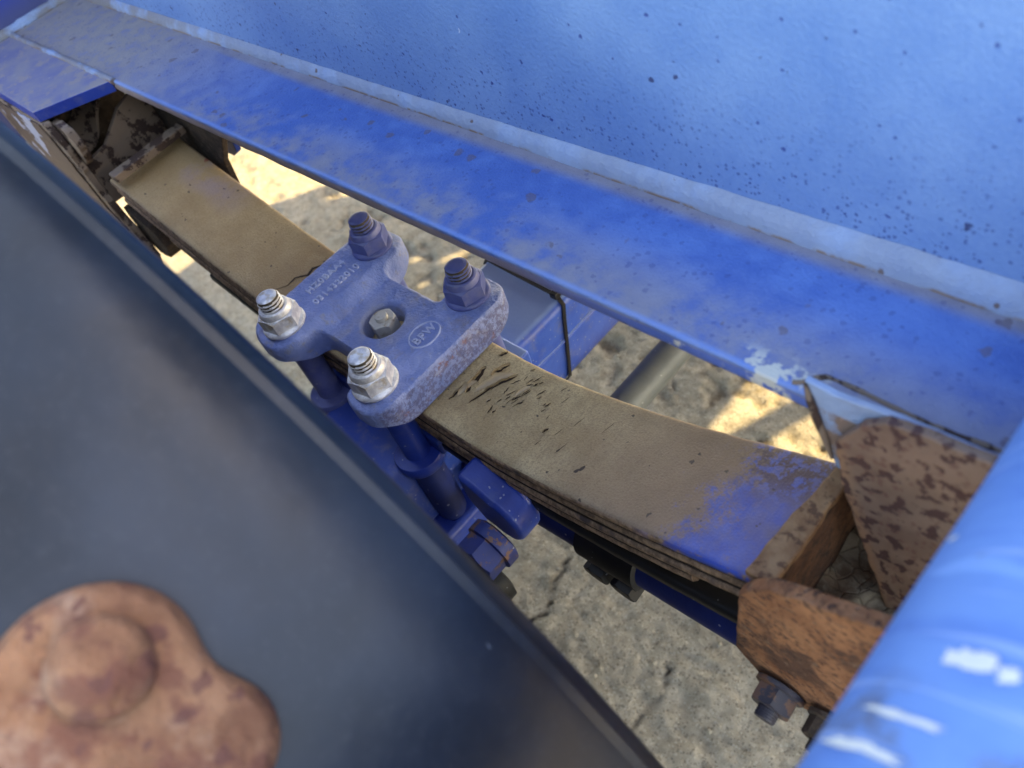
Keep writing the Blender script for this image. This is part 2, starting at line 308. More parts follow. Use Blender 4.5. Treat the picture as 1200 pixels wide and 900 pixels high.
def mk_mud():
    m = MT('cracked_dry_mud', 0.95)
    v = m.n.new('ShaderNodeTexVoronoi'); v.feature = 'DISTANCE_TO_EDGE'; v.inputs['Scale'].default_value = 75
    m.l.new(m.co, v.inputs['Vector'])
    m.l.new(m.co, v.inputs['Vector']); cr = m.ramp(m.math('ADD', v.outputs['Distance'], m.math('MULTIPLY', m.noise(120, 4, 0.7), 0.16)), 0.05, 0.17)
    c = m.mix(m.noise(110, 5, 0.7), (0.14, 0.10, 0.065), (0.30, 0.24, 0.165)); c = m.mix(cr, (0.125, 0.092, 0.06), c); c = m.mix(m.math('MULTIPLY', m.ramp(m.noise(45, 5, 0.7), 0.45, 0.6), 0.7), c, (0.13, 0.07, 0.035))
    M['mud'] = m.out(c, 0.95, normal=m.bump(cr, 0.6, 0.002, m.bump(m.noise(150, 4), 0.5, 0.002)))
mk_mud()
def mk_ground():
    m = MT('dry_concrete_ground', 0.95)
    big = m.noise(2.3, 4, 0.6); mid = m.noise(38, 6, 0.7); fn = m.noise(300, 4, 0.7)
    c = m.mix(m.ramp(mid, 0.3, 0.7), (0.33, 0.28, 0.21), (0.60, 0.53, 0.42))
    c = m.mix(m.math('MULTIPLY', m.ramp(fn, 0.35, 0.65), 0.45), c, (0.42, 0.37, 0.29))
    c = m.mix(m.math('MULTIPLY', m.ramp(big, 0.4, 0.62), 0.35), c, (0.30, 0.265, 0.205))
    s = m.spots(230, 0.5, 0.75, 0.5, edge=0.4); c = m.mix(m.math('MULTIPLY', s, 0.55), c, (0.60, 0.55, 0.45))
    d = m.spots(260, 0.45, 0.75, 0.9, loc=(4, 1, 1)); c = m.mix(m.math('MULTIPLY', d, 0.5), c, (0.11, 0.09, 0.07))
    at = m.n.new('ShaderNodeAttribute'); at.attribute_name = 'crack'
    c = m.mix(at.outputs['Fac'], c, (0.035, 0.03, 0.022))
    b = m.bump(fn, 1.0, 0.007); b = m.bump(mid, 0.8, 0.006, b); b = m.bump(s, 0.8, 0.004, b)
    M['ground'] = m.out(c, 0.95, normal=b)
mk_ground()
def mk_misc():
    m = MT('black_guard', 0.42, spec=0.38)
    n = m.noise(7, 4); f = m.noise(180, 4)
    c = m.mix(m.ramp(n, 0.3, 0.7), (0.004, 0.007, 0.013), (0.012, 0.020, 0.036))
    du = m.ramp(m.noise(4.5, 5, 0.6), 0.45, 0.7); c = m.mix(m.math('MULTIPLY', du, 0.3), c, (0.045, 0.055, 0.078))
    du2 = m.ramp(m.noise(220, 3, 0.7), 0.5, 0.75); c = m.mix(m.math('MULTIPLY', du2, 0.08), c, (0.10, 0.11, 0.13))
    s = m.spots(70, 0.25, 0.14, 0.4); c = m.mix(m.math('MULTIPLY', s, 0.5), c, (0.12, 0.14, 0.17))
    s = m.spots(16, 0.10, 0.07, 0.6, loc=(2, 1, 1)); c = m.mix(m.math('MULTIPLY', s, 0.7), c, (0.28, 0.26, 0.22))
    M['guard'] = m.out(c, m.mixf(du, 0.36, 0.46), normal=m.bump(f, 0.12, 0.0008, m.bump(n, 0.3, 0.010)))
    m = MT('bright_blue_tube', 0.38)
    n = m.noise(12, 5); stv = m.scaled((14, 95, 14))
    st = m.noise(1.0, 4, 0.55, stv)
    c = m.mix(m.ramp(n, 0.3, 0.7), (0.10, 0.25, 0.60), (0.15, 0.32, 0.68))
    c = m.mix(m.math('MULTIPLY', m.ramp(st, 0.5, 0.72), 0.4), c, (0.05, 0.16, 0.52))
    c = m.mix(m.math('MULTIPLY', m.ramp(m.noise(19, 4, 0.6, m.scaled((1, 2.2, 1), loc=(5, 1, 0))), 0.60, 0.67), 0.8), c, (0.10, 0.12, 0.20))
    c = m.mix(m.math('MULTIPLY', m.ramp(m.noise(1, 3, 0.5, m.scaled((10, 60, 10), loc=(5, 1, 0))), 0.62, 0.7), 0.7), c, (0.22, 0.42, 0.80))
    x, y, z = m.sep()
    sm = m.math('MULTIPLY', m.ramp(m.math('ADD', y, m.math('MULTIPLY', m.noise(30, 4), 0.03)), -0.150, -0.137), m.ramp(m.math('ADD', y, m.math('MULTIPLY', m.noise(30, 4), 0.03)), -0.115, -0.13))
    sm = m.math('MULTIPLY', sm, m.ramp(m.noise(22, 5, 0.7, m.scaled((1, 1, 1), loc=(3, 9, 1))), 0.45, 0.62)); c = m.mix(m.math('MULTIPLY', sm, 0.8), c, (0.12, 0.13, 0.17))
    sx = m.ramp(m.noise(1, 2, 0.5, m.scaled((7, 150, 7), loc=(2, 1, 0))), 0.60, 0.66); c = m.mix(m.math('MULTIPLY', sx, 0.6), c, (0.30, 0.45, 0.78))
    M['tube'] = m.out(c, m.ramp(n, 0.3, 0.7, 0.68, 0.8), normal=m.bump(m.noise(150, 3), 0.4, 0.001))
    m = MT('white_primer', 0.6); M['primer'] = m.out(m.mix(m.noise(90, 4), (0.62, 0.64, 0.64), (0.78, 0.79, 0.76)), 0.6)
    m = MT('galvanised_pipe', 0.45)
    c = m.mix(m.noise(25, 5), (0.09, 0.105, 0.115), (0.20, 0.215, 0.215)); c = m.mix(m.math('MULTIPLY', m.spots(120, 0.3, 0.3, 0.5), 0.6), c, (0.38, 0.40, 0.40))
    M['pipe'] = m.out(c, 0.5, 0.2, m.bump(m.noise(200, 3), 0.3, 0.0008))
    m = MT('dark_thread', 0.8); M['groove'] = m.out(m.mix(m.noise(90), (0.03, 0.028, 0.03), (0.16, 0.12, 0.07)), 0.8)  # darker colour for the thread grooves
    m = MT('tyre_rubber', 0.8); M['rubber'] = m.out(m.mix(m.noise(40), (0.015, 0.015, 0.016), (0.03, 0.028, 0.026)), 0.85, normal=m.bump(m.noise(200), 0.3, 0.001))
    m = MT('black_nylon', 0.35); M['nylon'] = m.out(m.mix(m.noise(90), (0.008, 0.008, 0.01), (0.018, 0.018, 0.02)), 0.35)
    m = MT('crossmember_blue', 0.5)
    c = m.mix(m.noise(14, 5), (0.016, 0.05, 0.38), (0.03, 0.08, 0.45)); x, y, z = m.sep()
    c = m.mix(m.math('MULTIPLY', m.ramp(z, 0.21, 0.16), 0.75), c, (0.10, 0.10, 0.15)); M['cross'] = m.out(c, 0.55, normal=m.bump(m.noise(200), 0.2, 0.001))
    m = MT('brown_blocker', 0.8); M['blocker'] = m.out(m.mix(m.noise(20, 5), (0.10, 0.07, 0.05), (0.18, 0.14, 0.10)), 0.8, normal=m.bump(m.noise(80), 0.4, 0.002))  # for the unseen light blocker overhead
    m = MT('exposed_dark_scale', 0.85); M['scale'] = m.out(m.mix(m.noise(200), (0.012, 0.008, 0.007), (0.05, 0.03, 0.022)), 0.9)
    m = MT('flake_paint', 0.6); M['flake'] = m.out(m.mix(m.noise(90), (0.36, 0.27, 0.17), (0.50, 0.40, 0.27)), 0.6, normal=m.bump(m.noise(400), 0.3, 0.0004))
mk_misc()

# ------------------------------------------------------------ object helpers
def thing(name, label, cat, loc=(0, 0, 0), group=None):
    o = bpy.data.objects.new(name, None); col.objects.link(o); o.location = loc
    o.empty_display_size = 0.02; tag(o, label, cat, group); return o
def tag(o, label=None, cat=None, group=None, kind=None):
    if label: o['label'] = label
    if cat: o['category'] = cat
    if group: o['group'] = group
    if kind: o['kind'] = kind
    return o
def root_loc(p):
    v = Vector((0, 0, 0))
    while p is not None: v += Vector(p.location); p = p.parent
    return v
def obj(name, verts, faces, mat, parent=None, smooth=True, bevel=0.0, seg=2, ang=35):
    me = bpy.data.meshes.new(name); me.from_pydata([tuple(map(float, v)) for v in verts], [], [tuple(int(i) for i in f) for f in faces]); me.update()
    bm = bmesh.new(); bm.from_mesh(me); bmesh.ops.recalc_face_normals(bm, faces=bm.faces); bm.to_mesh(me); bm.free()
    return link(name, me, mat, parent, smooth, bevel, seg, ang)
def link(name, me, mat, parent=None, smooth=True, bevel=0.0, seg=2, ang=35):
    o = bpy.data.objects.new(name, me); col.objects.link(o)
    for k in (mat if isinstance(mat, (list, tuple)) else [mat]): me.materials.append(M[k])
    if parent is not None:
        o.parent = parent; o.location = -root_loc(parent)     # meshes are written in world metres
    if smooth:
        me.polygons.foreach_set('use_smooth', [True]*len(me.polygons))
        try: me.set_sharp_from_angle(angle=R(ang))
        except Exception: pass
    if bevel:
        b = o.modifiers.new('bevel', 'BEVEL'); b.width = bevel; b.segments = seg; b.limit_method = 'ANGLE'; b.angle_limit = R(30)
        b.harden_normals = True
    return o
class MB:
    def __init__(s): s.v = []; s.f = []
    def add(s, v, f): n = len(s.v); s.v += [tuple(p) for p in v]; s.f += [tuple(i+n for i in q) for q in f]
    def build(s, name, mat, parent=None, **k): return obj(name, s.v, s.f, mat, parent, **k)
def box(x0, x1, y0, y1, z0, z1):
    v = [(x, y, z) for x in (x0, x1) for y in (y0, y1) for z in (z0, z1)]
    return v, [(0, 1, 3, 2), (4, 6, 7, 5), (0, 4, 5, 1), (2, 3, 7, 6), (0, 2, 6, 4), (1, 5, 7, 3)]
def frame(axis):
    w = Vector(axis).normalized(); a = Vector((0, 0, 1)) if abs(w.z) < 0.9 else Vector((1, 0, 0))
    u = a.cross(w).normalized(); return u, w.cross(u), w
def lathe(prof, n=40, org=(0, 0, 0), axis=(0, 0, 1), hexr=None, cap=True):
    """prof: list of (r, h) or (r, h, hexflag)"""
    u, v, w = frame(axis); o = Vector(org); V = []; F = []
    for r, h in prof:
        for k in range(n):
            t = 2*math.pi*k/n; V.append(o+u*(r*math.cos(t))+v*(r*math.sin(t))+w*h)
    for i in range(len(prof)-1):
        for k in range(n):
            a = i*n+k; b = i*n+(k+1) % n; F.append((a, b, b+n, a+n))
    if cap: F.append(tuple(range(n))[::-1]); F.append(tuple(range((len(prof)-1)*n, len(prof)*n)))
    return V, F
def hexnut(af, h0, h1, org=(0, 0, 0), axis=(0, 0, 1), rot=0.0, n=60, rin=0.0, both=False):
    """hexagonal prism, across flats af, with the turned chamfer on its top"""
    rot = round(rot/(2*math.pi/n))*(2*math.pi/n)
    u, v, w = frame(axis); o = Vector(org); V = []; F = []; ap = af/2; rc = ap*0.98
    def rr(t):
        q = ((t-rot) % (math.pi/3))-math.pi/6; return ap/math.cos(q)
    ts = [2*math.pi*k/n for k in range(n)]
    def ring(fr, fh):
        for t in ts:
            r = fr(t); V.append(o+u*(r*math.cos(t))+v*(r*math.sin(t))+w*fh(t))
    if both: ring(lambda t: rc, lambda t: h0); ring(rr, lambda t: h0+(rr(t)-rc)*0.58)
    else: ring(rr, lambda t: h0)
    ring(rr, lambda t: h1-(rr(t)-rc)*0.58); ring(lambda t: rc, lambda t: h1)
    ring(lambda t: max(rin, 0.001), lambda t: h1)
    k = len(V)//n
    for i in range(k-1):
        for j in range(n):
            a = i*n+j; b = i*n+(j+1) % n; F.append((a, b, b+n, a+n))
    F.append(tuple(range(n))[::-1]); F.append(tuple(range((k-1)*n, k*n)))
    return V, F
def thread(r, h0, h1, pitch, depth, org=(0, 0, 0), axis=(0, 0, 1), n=40, top='chamfer'):
    u, v, w = frame(axis); o = Vector(org); V = []; F = []; m = max(6, int((h1-h0)/pitch*8))
    for i in range(m+1):
        h = h0+(h1-h0)*i/m
        for k in range(n):
            t = 2*math.pi*k/n; ph = ((h/pitch-t/(2*math.pi)) % 1.0); tri = abs(ph*2-1)
            e = min(1.0, (h1-h)/(pitch*0.9)); rr = r-depth*(tri**1.5)*(0.35+0.65*min(1, e*1.5)) - (1-e)*depth*0.6
            V.append(o+u*(rr*math.cos(t))+v*(rr*math.sin(t))+w*h)
    for q, (r2, dh) in enumerate(((r-depth*1.6, 0.0008), (r*0.55, 0.0011), (0.0008, 0.0009))):
        for k in range(n):
            t = 2*math.pi*k/n; V.append(o+u*(r2*math.cos(t))+v*(r2*math.sin(t))+w*(h1+dh))
    for i in range(m+3):
        for k in range(n):
            a = i*n+k; b = i*n+(k+1) % n; F.append((a, b, b+n, a+n))
    F.append(tuple(range(n))[::-1]); F.append(tuple(range((m+3)*n, (m+4)*n)))
    return V, F
def tube(pts, rad, n=16, cap=True):
    pts = [Vector(p) for p in pts]; V = []; F = []
    rs = rad if isinstance(rad, (list, tuple)) else [rad]*len(pts); pu = None
    for i, p in enumerate(pts):
        d = (pts[min(i+1, len(pts)-1)]-pts[max(i-1, 0)]).normalized()
        if pu is None: u, v, _ = frame(d)
        else: u = (pu-d*pu.dot(d)).normalized(); v = d.cross(u)
        pu = u
        for k in range(n):
            t = 2*math.pi*k/n; V.append(p+(u*math.cos(t)+v*math.sin(t))*rs[i])
    for i in range(len(pts)-1):
        for k in range(n):
            a = i*n+k; b = i*n+(k+1) % n; F.append((a, b, b+n, a+n))
    if cap: F.append(tuple(range(n))[::-1]); F.append(tuple(range((len(pts)-1)*n, len(pts)*n)))
    return V, F
def ragged(poly, step=0.006, amp=0.0015, seed=0, freq=60, closed=True):
    out = []; n = len(poly)
    for i in range(n if closed else n-1):
        a = Vector(poly[i]); b = Vector(poly[(i+1) % n]); L = (b-a).length; k = max(1, int(L/step))
        nn = Vector((-(b-a).y, (b-a).x)).normalized()
        for j in range(k):
            p = a.lerp(b, j/k); d = mnoise.fractal(Vector((p.x*freq+seed, p.y*freq, seed*1.7)), 0.8, 2.0, 3)*amp
            if j == 0: d = 0
            out.append(p+nn*d)
    return out
def slab(poly, mapf, t0, t1):
    """extrude a 2-D outline; mapf(u, v, t) -> world point"""
    n = len(poly); V = [mapf(p[0], p[1], t0) for p in poly]+[mapf(p[0], p[1], t1) for p in poly]
    return V, [tuple(range(n)), tuple(range(n, 2*n))[::-1]]+[(i, n+i, n+(i+1) % n, (i+1) % n) for i in range(n)]
XZ = lambda u, v, t: (u, t, v)      # plate whose faces look along Y
XY = lambda u, v, t: (u, v, t)
YZ = lambda u, v, t: (t, u, v)
def fbm(x, y, seed=0, oct_=4):
    """vectorised value noise"""
    tot = np.zeros_like(x); amp = 1.0
    tab = np.random.default_rng(seed).random((256, 256))
    for o in range(oct_):
        xi = np.floor(x).astype(int); yi = np.floor(y).astype(int); fx = x-xi; fy = y-yi
        fx = fx*fx*(3-2*fx); fy = fy*fy*(3-2*fy)
        g = lambda a, b: tab[a % 256, b % 256]
        v = (g(xi, yi)*(1-fx)+g(xi+1, yi)*fx)*(1-fy)+(g(xi, yi+1)*(1-fx)+g(xi+1, yi+1)*fx)*fy
        tot += amp*(v-0.5); amp *= 0.5; x = x*2.03+17.1; y = y*2.03+5.3
    return tot
def sdf_plate(name, sdf, bounds, cell, top, bottom, mapf, mat, parent, rnd=0.003, ang=40):
    """plate from a signed distance outline with a sculpted top and rounded rim"""
    u0, u1, v0, v1 = bounds; us = np.arange(u0, u1+cell, cell); vs = np.arange(v0, v1+cell, cell)
    U, V = np.meshgrid(us, vs, indexing='ij'); S = sdf(U, V); nu, nv = U.shape
    inside = S < cell*0.35
    quads = inside[:-1, :-1] & inside[1:, :-1] & inside[1:, 1:] & inside[:-1, 1:]
    qi, qj = np.nonzero(quads); idx = -np.ones((nu, nv), int)
    used = np.zeros((nu, nv), bool)
    for a, b in ((0, 0), (1, 0), (1, 1), (0, 1)): used[qi+a, qj+b] = True
    ii, jj = np.nonzero(used); idx[ii, jj] = np.arange(len(ii)); pu = U[ii, jj].copy(); pv = V[ii, jj].copy()
    Q = np.stack([idx[qi, qj], idx[qi+1, qj], idx[qi+1, qj+1], idx[qi, qj+1]], 1)
    from collections import Counter
    ed = {}
    for q in Q:
        for k in range(4):
            a, b = int(q[k]), int(q[(k+1) % 4]); ed[(a, b)] = 1
    bd = [(a, b) for (a, b) in ed if (b, a) not in ed]
    bv = np.unique(np.array(bd).ravel()); e = cell*0.05
    for _ in range(6):
        s = sdf(pu[bv], pv[bv]); gx = (sdf(pu[bv]+e, pv[bv])-sdf(pu[bv]-e, pv[bv]))/(2*e); gy = (sdf(pu[bv], pv[bv]+e)-sdf(pu[bv], pv[bv]-e))/(2*e)
        g2 = np.maximum(gx*gx+gy*gy, 0.2); pu[bv] -= 0.8*s*gx/g2; pv[bv] -= 0.8*s*gy/g2
    s = sdf(pu, pv); d = np.clip(-s, 0, rnd); drop = rnd-np.sqrt(np.maximum(rnd**2-(rnd-d)**2, 0))
    zt = top(pu, pv)-drop; zb = bottom(pu, pv) if callable(bottom) else np.full_like(zt, bottom)
    n = len(pu); Vv = [mapf(a, b, c) for a, b, c in zip(pu, pv, zt)]+[mapf(a, b, c) for a, b, c in zip(pu, pv, zb)]
    F = [tuple(q) for q in Q]+[tuple(int(i)+n for i in q[::-1]) for q in Q]+[(b, a, a+n, b+n) for a, b in bd]
    return obj(name, Vv, F, mat, parent, ang=ang)
def rbox(u, v, cx, cy, hx, hy, r):
    qx = np.abs(u-cx)-hx+r; qy = np.abs(v-cy)-hy+r
    return np.hypot(np.maximum(qx, 0), np.maximum(qy, 0))+np.minimum(np.maximum(qx, qy), 0)-r
def smin(a, b, k):
    h = np.clip(0.5+0.5*(b-a)/k, 0, 1); return b*(1-h)+a*h-k*h*(1-h)
def sstep(x, a, b):
    t = np.clip((x-a)/(b-a), 0, 1); return t*t*(3-2*t)
def copy_thing(root, loc, label, group=None, mats=None):
    r = root.copy(); col.objects.link(r); r.location = loc; r['label'] = label
    if group: r['group'] = group
    for ch in list(root.children):
        c = ch.copy(); col.objects.link(c); c.parent = r
        if mats and ch.name.split('.')[0] in mats:
            c.data = ch.data.copy(); c.data.materials[0] = M[mats[ch.name.split('.')[0]]]
        for g in ch.children:
            d = g.copy(); col.objects.link(d); d.parent = c
    return r

# ------------------------------------------------------------ the ground
def axis_pts(dense0, dense1, step, far):
    mid = list(np.arange(dense0, dense1, step)); a = []; s = step; x = dense0
    while x > -far: s *= 1.35; x -= s; a.append(x)
    b = []; s = step; x = mid[-1]
    while x < far: s *= 1.35; x += s; b.append(x)
    return np.array(a[::-1]+mid+b)
gx = axis_pts(-2.0, 0.62, 0.0065, 60); gy = axis_pts(-0.45, 0.66, 0.0065, 60)
GX, GY = np.meshgrid(gx, gy, indexing='ij')
H = fbm(GX*5, GY*5, 1, 3)*0.006+fbm(GX*34, GY*34, 2, 4)*0.0035+fbm(GX*110, GY*110, 3, 2)*0.0035
H += np.maximum(fbm(GX*26+9, GY*26, 4, 3)-0.16, 0)*-0.035*sstep(GY, 0.2, 0.5)
near = (np.abs(GX) < 4) & (np.abs(GY) < 4); H = np.where(near, H, 0)
CR = np.zeros_like(GX)
def crack(pts, w, depth, seed):
    global H, CR
    wob = fbm(GX*45+seed, GY*45, seed, 3)*0.010; wob2 = fbm(GX*45, GY*45+seed, seed+9, 3)*0.010
    for (x0, y0, w0), (x1, y1, w1) in zip(pts[:-1], pts[1:]):
        dx, dy = x1-x0, y1-y0; t = np.clip(((GX+wob-x0)*dx+(GY+wob2-y0)*dy)/(dx*dx+dy*dy), 0, 1)
        d = np.hypot(GX+wob-x0-t*dx, GY+wob2-y0-t*dy); k = (1-sstep(d, 0.0, w*(w0+(w1-w0)*t)+0.0040))*(0.45+0.55*np.clip(fbm(GX*60, GY*60, seed+3, 2)+0.6, 0, 1))
        H = np.minimum(H, H*(1-k)-depth*k); CR = np.maximum(CR, k)
crack([(0.02, 0.075, .3), (0.03, 0.03, 1), (0.05, -0.02, .6), (0.04, -0.06, 1.2), (0.06, -0.12, .8)], 0.003, 0.006, 3)
crack([(0.25, 0.03, .2), (0.27, -0.02, .6), (0.26, -0.08, .5), (0.30, -0.14, .9), (0.28, -0.2, .5)], 0.003, 0.006, 4)
gv = np.stack([GX.ravel(), GY.ravel(), (GZ+H).ravel()], 1); ny = len(gy)
gi, gj = np.meshgrid(np.arange(len(gx)-1), np.arange(ny-1), indexing='ij'); a = (gi*ny+gj).ravel()
me = bpy.data.meshes.new('ground'); me.vertices.add(len(gv)); me.vertices.foreach_set('co', gv.ravel())
fq = np.stack([a, a+ny, a+ny+1, a+1], 1); me.loops.add(fq.size); me.loops.foreach_set('vertex_index', fq.ravel())
me.polygons.add(len(fq)); me.polygons.foreach_set('loop_start', np.arange(0, fq.size, 4)); me.update(calc_edges=True)
at = me.attributes.new('crack', 'FLOAT', 'POINT'); at.data.foreach_set('value', (CR*0.85).ravel())
tag(link('ground', me, 'ground', ang=180), kind='structure')
# loose grit lying on it
gm = MB()
for k in range(900):
    x = random.uniform(-1.6, 0.5); y = random.uniform(-0.3, 0.58); r = random.choice((.0015, .002, .0025, .004)) * random.uniform(.7, 1.2)
    u = random.random()*6.28; vs = []
    for dz, q in ((-.3, 1), (.9, .6)):
        for t in range(5):
            w = u+t*1.257; s = q*random.uniform(.7, 1.2); vs.append((x+r*s*math.cos(w), y+r*s*math.sin(w), GZ+0.001+r*dz*random.uniform(.7, 1.1)))
    gm.add(vs, [(0, 1, 2, 3, 4), (9, 8, 7, 6, 5)]+[(i, (i+1) % 5, 5+(i+1) % 5, 5+i) for i in range(5)])
tag(gm.build('gravel', 'ground'), 'small pale grit scattered over the cracked concrete ground', 'gravel', kind='stuff')

# ------------------------------------------------------------ chassis beam
beam = thing('chassis_beam', 'blue steel chassis side beam with long weld and dusty lower flange', 'chassis beam', (0, 0.14, 0.15))
FX0, FX1 = -0.775, 1.6
b = MB(); b.add(*box(FX0, FX1, 0.134, 0.146, 0.1502, 0.715)); b.build('web', 'web', beam, bevel=0.001)
# flange: extruded section with softly rolled arris
sec = [(0.27, 0.136), (0.27, 0.150), (0.0240, 0.150), (0.0229, 0.1497), (0.0222, 0.1490), (0.0219, 0.1480), (0.0217, 0.140), (0.0222, 0.1372), (0.0235, 0.136)]
xs = np.linspace(FX0, FX1, 240); V = []; F = []
for x in xs:
    for i, (y, z) in enumerate(sec):
        w = 0.0006*float(mnoise.noise(Vector((x*30, i*0.4, 0)))) if y < 0.03 else 0
        V.append((x, y+w, z+w*0.5))
n = len(sec)
for i in range(len(xs)-1):
    for k in range(n): F.append((i*n+k, i*n+(k+1) % n, (i+1)*n+(k+1) % n, (i+1)*n+k))
F += [tuple(range(n)), tuple(range((len(xs)-1)*n, len(xs)*n))[::-1]]
obj('lower_flange', V, F, 'flange', beam, ang=60)
b = MB(); b.add(*box(FX0, FX1, 0.0, 0.27, 0.7152, 0.73)); b.build('upper_flange', 'flange', beam, bevel=0.001)
# weld fillet, lumpy and widening to the right
def weld(name, x0, x1, prof_pts, wfun, seed, step=0.0025):
    xs = np.arange(x0, x1, step); V = []; F = []; n = 9
    for x in xs:
        w = wfun(x)*(1+0.05*mnoise.fractal(Vector((x*38, seed, 0)), 1, 2, 3)); lift = 0.10*mnoise.noise(Vector((x*120, seed, 3)))
        for k in range(n):
            t = k/(n-1); py = 0.134-w*(1-t)**1.15*0.85; pz = 0.150+w*1.35*t**1.15
            bl = math.sin(math.pi*t)*w*(0.20+0.6*lift); V.append((x, py-bl-0.0002, pz+bl+0.0002))
    for i in range(len(xs)-1):
        for k in range(n-1): F.append((i*n+k, (i+1)*n+k, (i+1)*n+k+1, i*n+k+1))
    m0 = len(V); 
    for x in (xs[0], xs[-1]): V.append((x, 0.136, 0.149))
    F += [tuple(range(n))+(m0,), tuple(range((len(xs)-1)*n, len(xs)*n))[::-1]+(m0+1,)]
    return obj(name, V, F, 'weld', beam, ang=80)
weld('weld_bead', -0.77, 1.3, None, lambda x: 0.0084+0.0046*float(sstep(x, -0.1, 0.55)), 2.0)
# plate filling the corner towards the hanger, with its bead, and the cross member behind
bp = slab([(-0.774, 0.0208), (-0.774, -0.062), (-0.492, -0.0655), (-0.440, 0.0208)], XY, 0.1362, 0.1502)
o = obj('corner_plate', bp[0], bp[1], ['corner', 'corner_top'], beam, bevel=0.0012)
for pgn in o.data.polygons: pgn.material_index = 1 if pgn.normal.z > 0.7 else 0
b = MB(); pts = []; rad = []
for i in range(60):
    x = -0.765+0.33*i/59; pts.append((x, 0.0225, 0.1496)); rad.append(0.0042*(1+0.35*mnoise.fractal(Vector((x*60, 1, 0)), 1, 2, 3)))
b.add(*tube(pts, rad, 10)); b.build('weld_bead', 'weld', beam)
b = MB(); b.add(*box(-0.789, -0.7752, -0.5, 0.2, 0.02, 0.7)); b.build('cross_plate', 'cross', beam, bevel=0.001)
b = MB(); pts = []; rad = []
for i in range(70):
    y = -0.28+0.42*i/69; pts.append((-0.7735, y, 0.1512)); rad.append(0.009*(1+0.2*mnoise.fractal(Vector((y*50, 4, 0)), 1, 2, 3)))
b.add(*tube(pts, rad, 10)); b.build('weld_bead', 'weld', beam)
# brown crust of weld where the gusset joins the flange
b = MB(); pts = []; rad = []
for i in range(60):
    t = i/59; x = 0.452+0.13*t; y = 0.0375+0.001*math.sin(t*9)-0.012*(1-sstep(t, 0, 0.12)); pts.append((x, y, 0.1503)); rad.append(0.0015*(1+0.5*mnoise.fractal(Vector((x*90, 7, 0)), 1, 2, 3)))
b.add(*tube(pts, rad, 8)); b.build('weld_bead', 'flaky', beam)

# ------------------------------------------------------------ leaf spring
spring = thing('leaf_spring', 'curved stack of rusty steel spring leaves with flaking tan top', 'leaf spring', (0, 0, -0.09))
KX = [-0.60, -0.50, -0.46, -0.41, -0.33, -0.26, -0.17, -0.10, 0.0, 0.10, 0.18, 0.26, 0.32, 0.39, 0.46, 0.50, 0.56]
KZ = [0.098, 0.070, 0.057, 0.042, 0.018, -0.001, -0.026, -0.0355, -0.0385, -0.0385, -0.0400, -0.0235, -0.0075, 0.0170, 0.0445, 0.060, 0.083]
def zs(x):
    # smooth Catmull-Rom through the measured points
    i = max(1, min(len(KX)-3, int(np.searchsorted(KX, x))-1))
    p0, p1, p2, p3 = KZ[i-1], KZ[i], KZ[i+1], KZ[i+2]; x0, x1, x2, x3 = KX[i-1], KX[i], KX[i+1], KX[i+2]
    t = (x-x1)/(x2-x1); m1 = (p2-p0)/(x2-x0)*(x2-x1); m2 = (p3-p1)/(x3-x1)*(x2-x1)
    return (2*t**3-3*t**2+1)*p1+(t**3-2*t**2+t)*m1+(-2*t**3+3*t**2)*p2+(t**3-t**2)*m2
def zsm(x): return sum(zs(x+d)*w for d, w in ((-.05, .15), (-.025, .2), (0, .3), (.025, .2), (.05, .15)))
def leaf(x0, x1, off, thick, hw, mats, top_open=0.0, nseg=140, wave=0.0):
    V = []; F = []; mi = []
    r = min(0.0042, thick*0.4); prof = [(-hw+0.0009, -thick/2)]
    prof = []
    for t in np.linspace(0, math.pi/2, 5): prof.append((-hw+r-r*math.cos(math.pi/2-t), -r+r*math.sin(math.pi/2-t)))
    prof = [(-hw+r*(1-math.cos(a)), -r*(1-math.sin(a))) for a in np.linspace(0, math.pi/2, 5)]          # near top corner
    prof += [(y, 0) for y in np.linspace(-hw+r, hw-r, 14)[1:-1]]
    prof += [(hw-r*(1-math.cos(a)), -r*(1-math.sin(a))) for a in np.linspace(math.pi/2, 0, 5)]
    prof += [(hw, -thick+r), (hw-r, -thick), (-hw+r, -thick), (-hw, -thick+r)]
    n = len(prof)
    for x in np.linspace(x0, x1, nseg):
        dz = (zsm(x+.004)-zsm(x-.004))/.008; nl = math.hypot(1, dz); nx, nz = -dz/nl, 1/nl; zc = zsm(x)
        for y, h in prof:
            hh = h-off-top_open*max(0, abs(x)-0.16)**1.5
            wv = 0.0004*mnoise.noise(Vector((x*35, y*40, off*50))) if abs(y) < hw*0.9 else 0.00035*mnoise.fractal(Vector((x*90, off*99, 1 if y > 0 else 0)), 1, 2, 3)
            yy = y + (wv if abs(y) >= hw*0.9 else 0); V.append((x+nx*(hh+(wv if abs(y) < hw*0.9 else 0)), yy, zc+nz*(hh+(wv if abs(y) < hw*0.9 else 0))))
    for i in range(nseg-1):
        for k in range(n):
            F.append((i*n+k, i*n+(k+1) % n, (i+1)*n+(k+1) % n, (i+1)*n+k)); mi.append(0 if 2 <= k < 19 else 1)
    F += [tuple(range(n)), tuple(range((nseg-1)*n, nseg*n))[::-1]]; mi += [1, 1]
    o = obj('leaf', V, F, mats, spring, ang=50); o.data.polygons.foreach_set('material_index', mi); return o
leaf(-0.447, 0.479, 0.0, 0.0118, 0.0515, ['spring', 'leaf_side'])
leaf(-0.446, 0.474, 0.0153, 0.0106, 0.0503, ['leaf_side', 'leaf_side'])
leaf(-0.44, 0.465, 0.0294, 0.0102, 0.0510, ['leaf_side', 'leaf_side'])
leaf(-0.36, 0.40, 0.0429, 0.0094, 0.0500, ['leaf_side', 'leaf_side'])
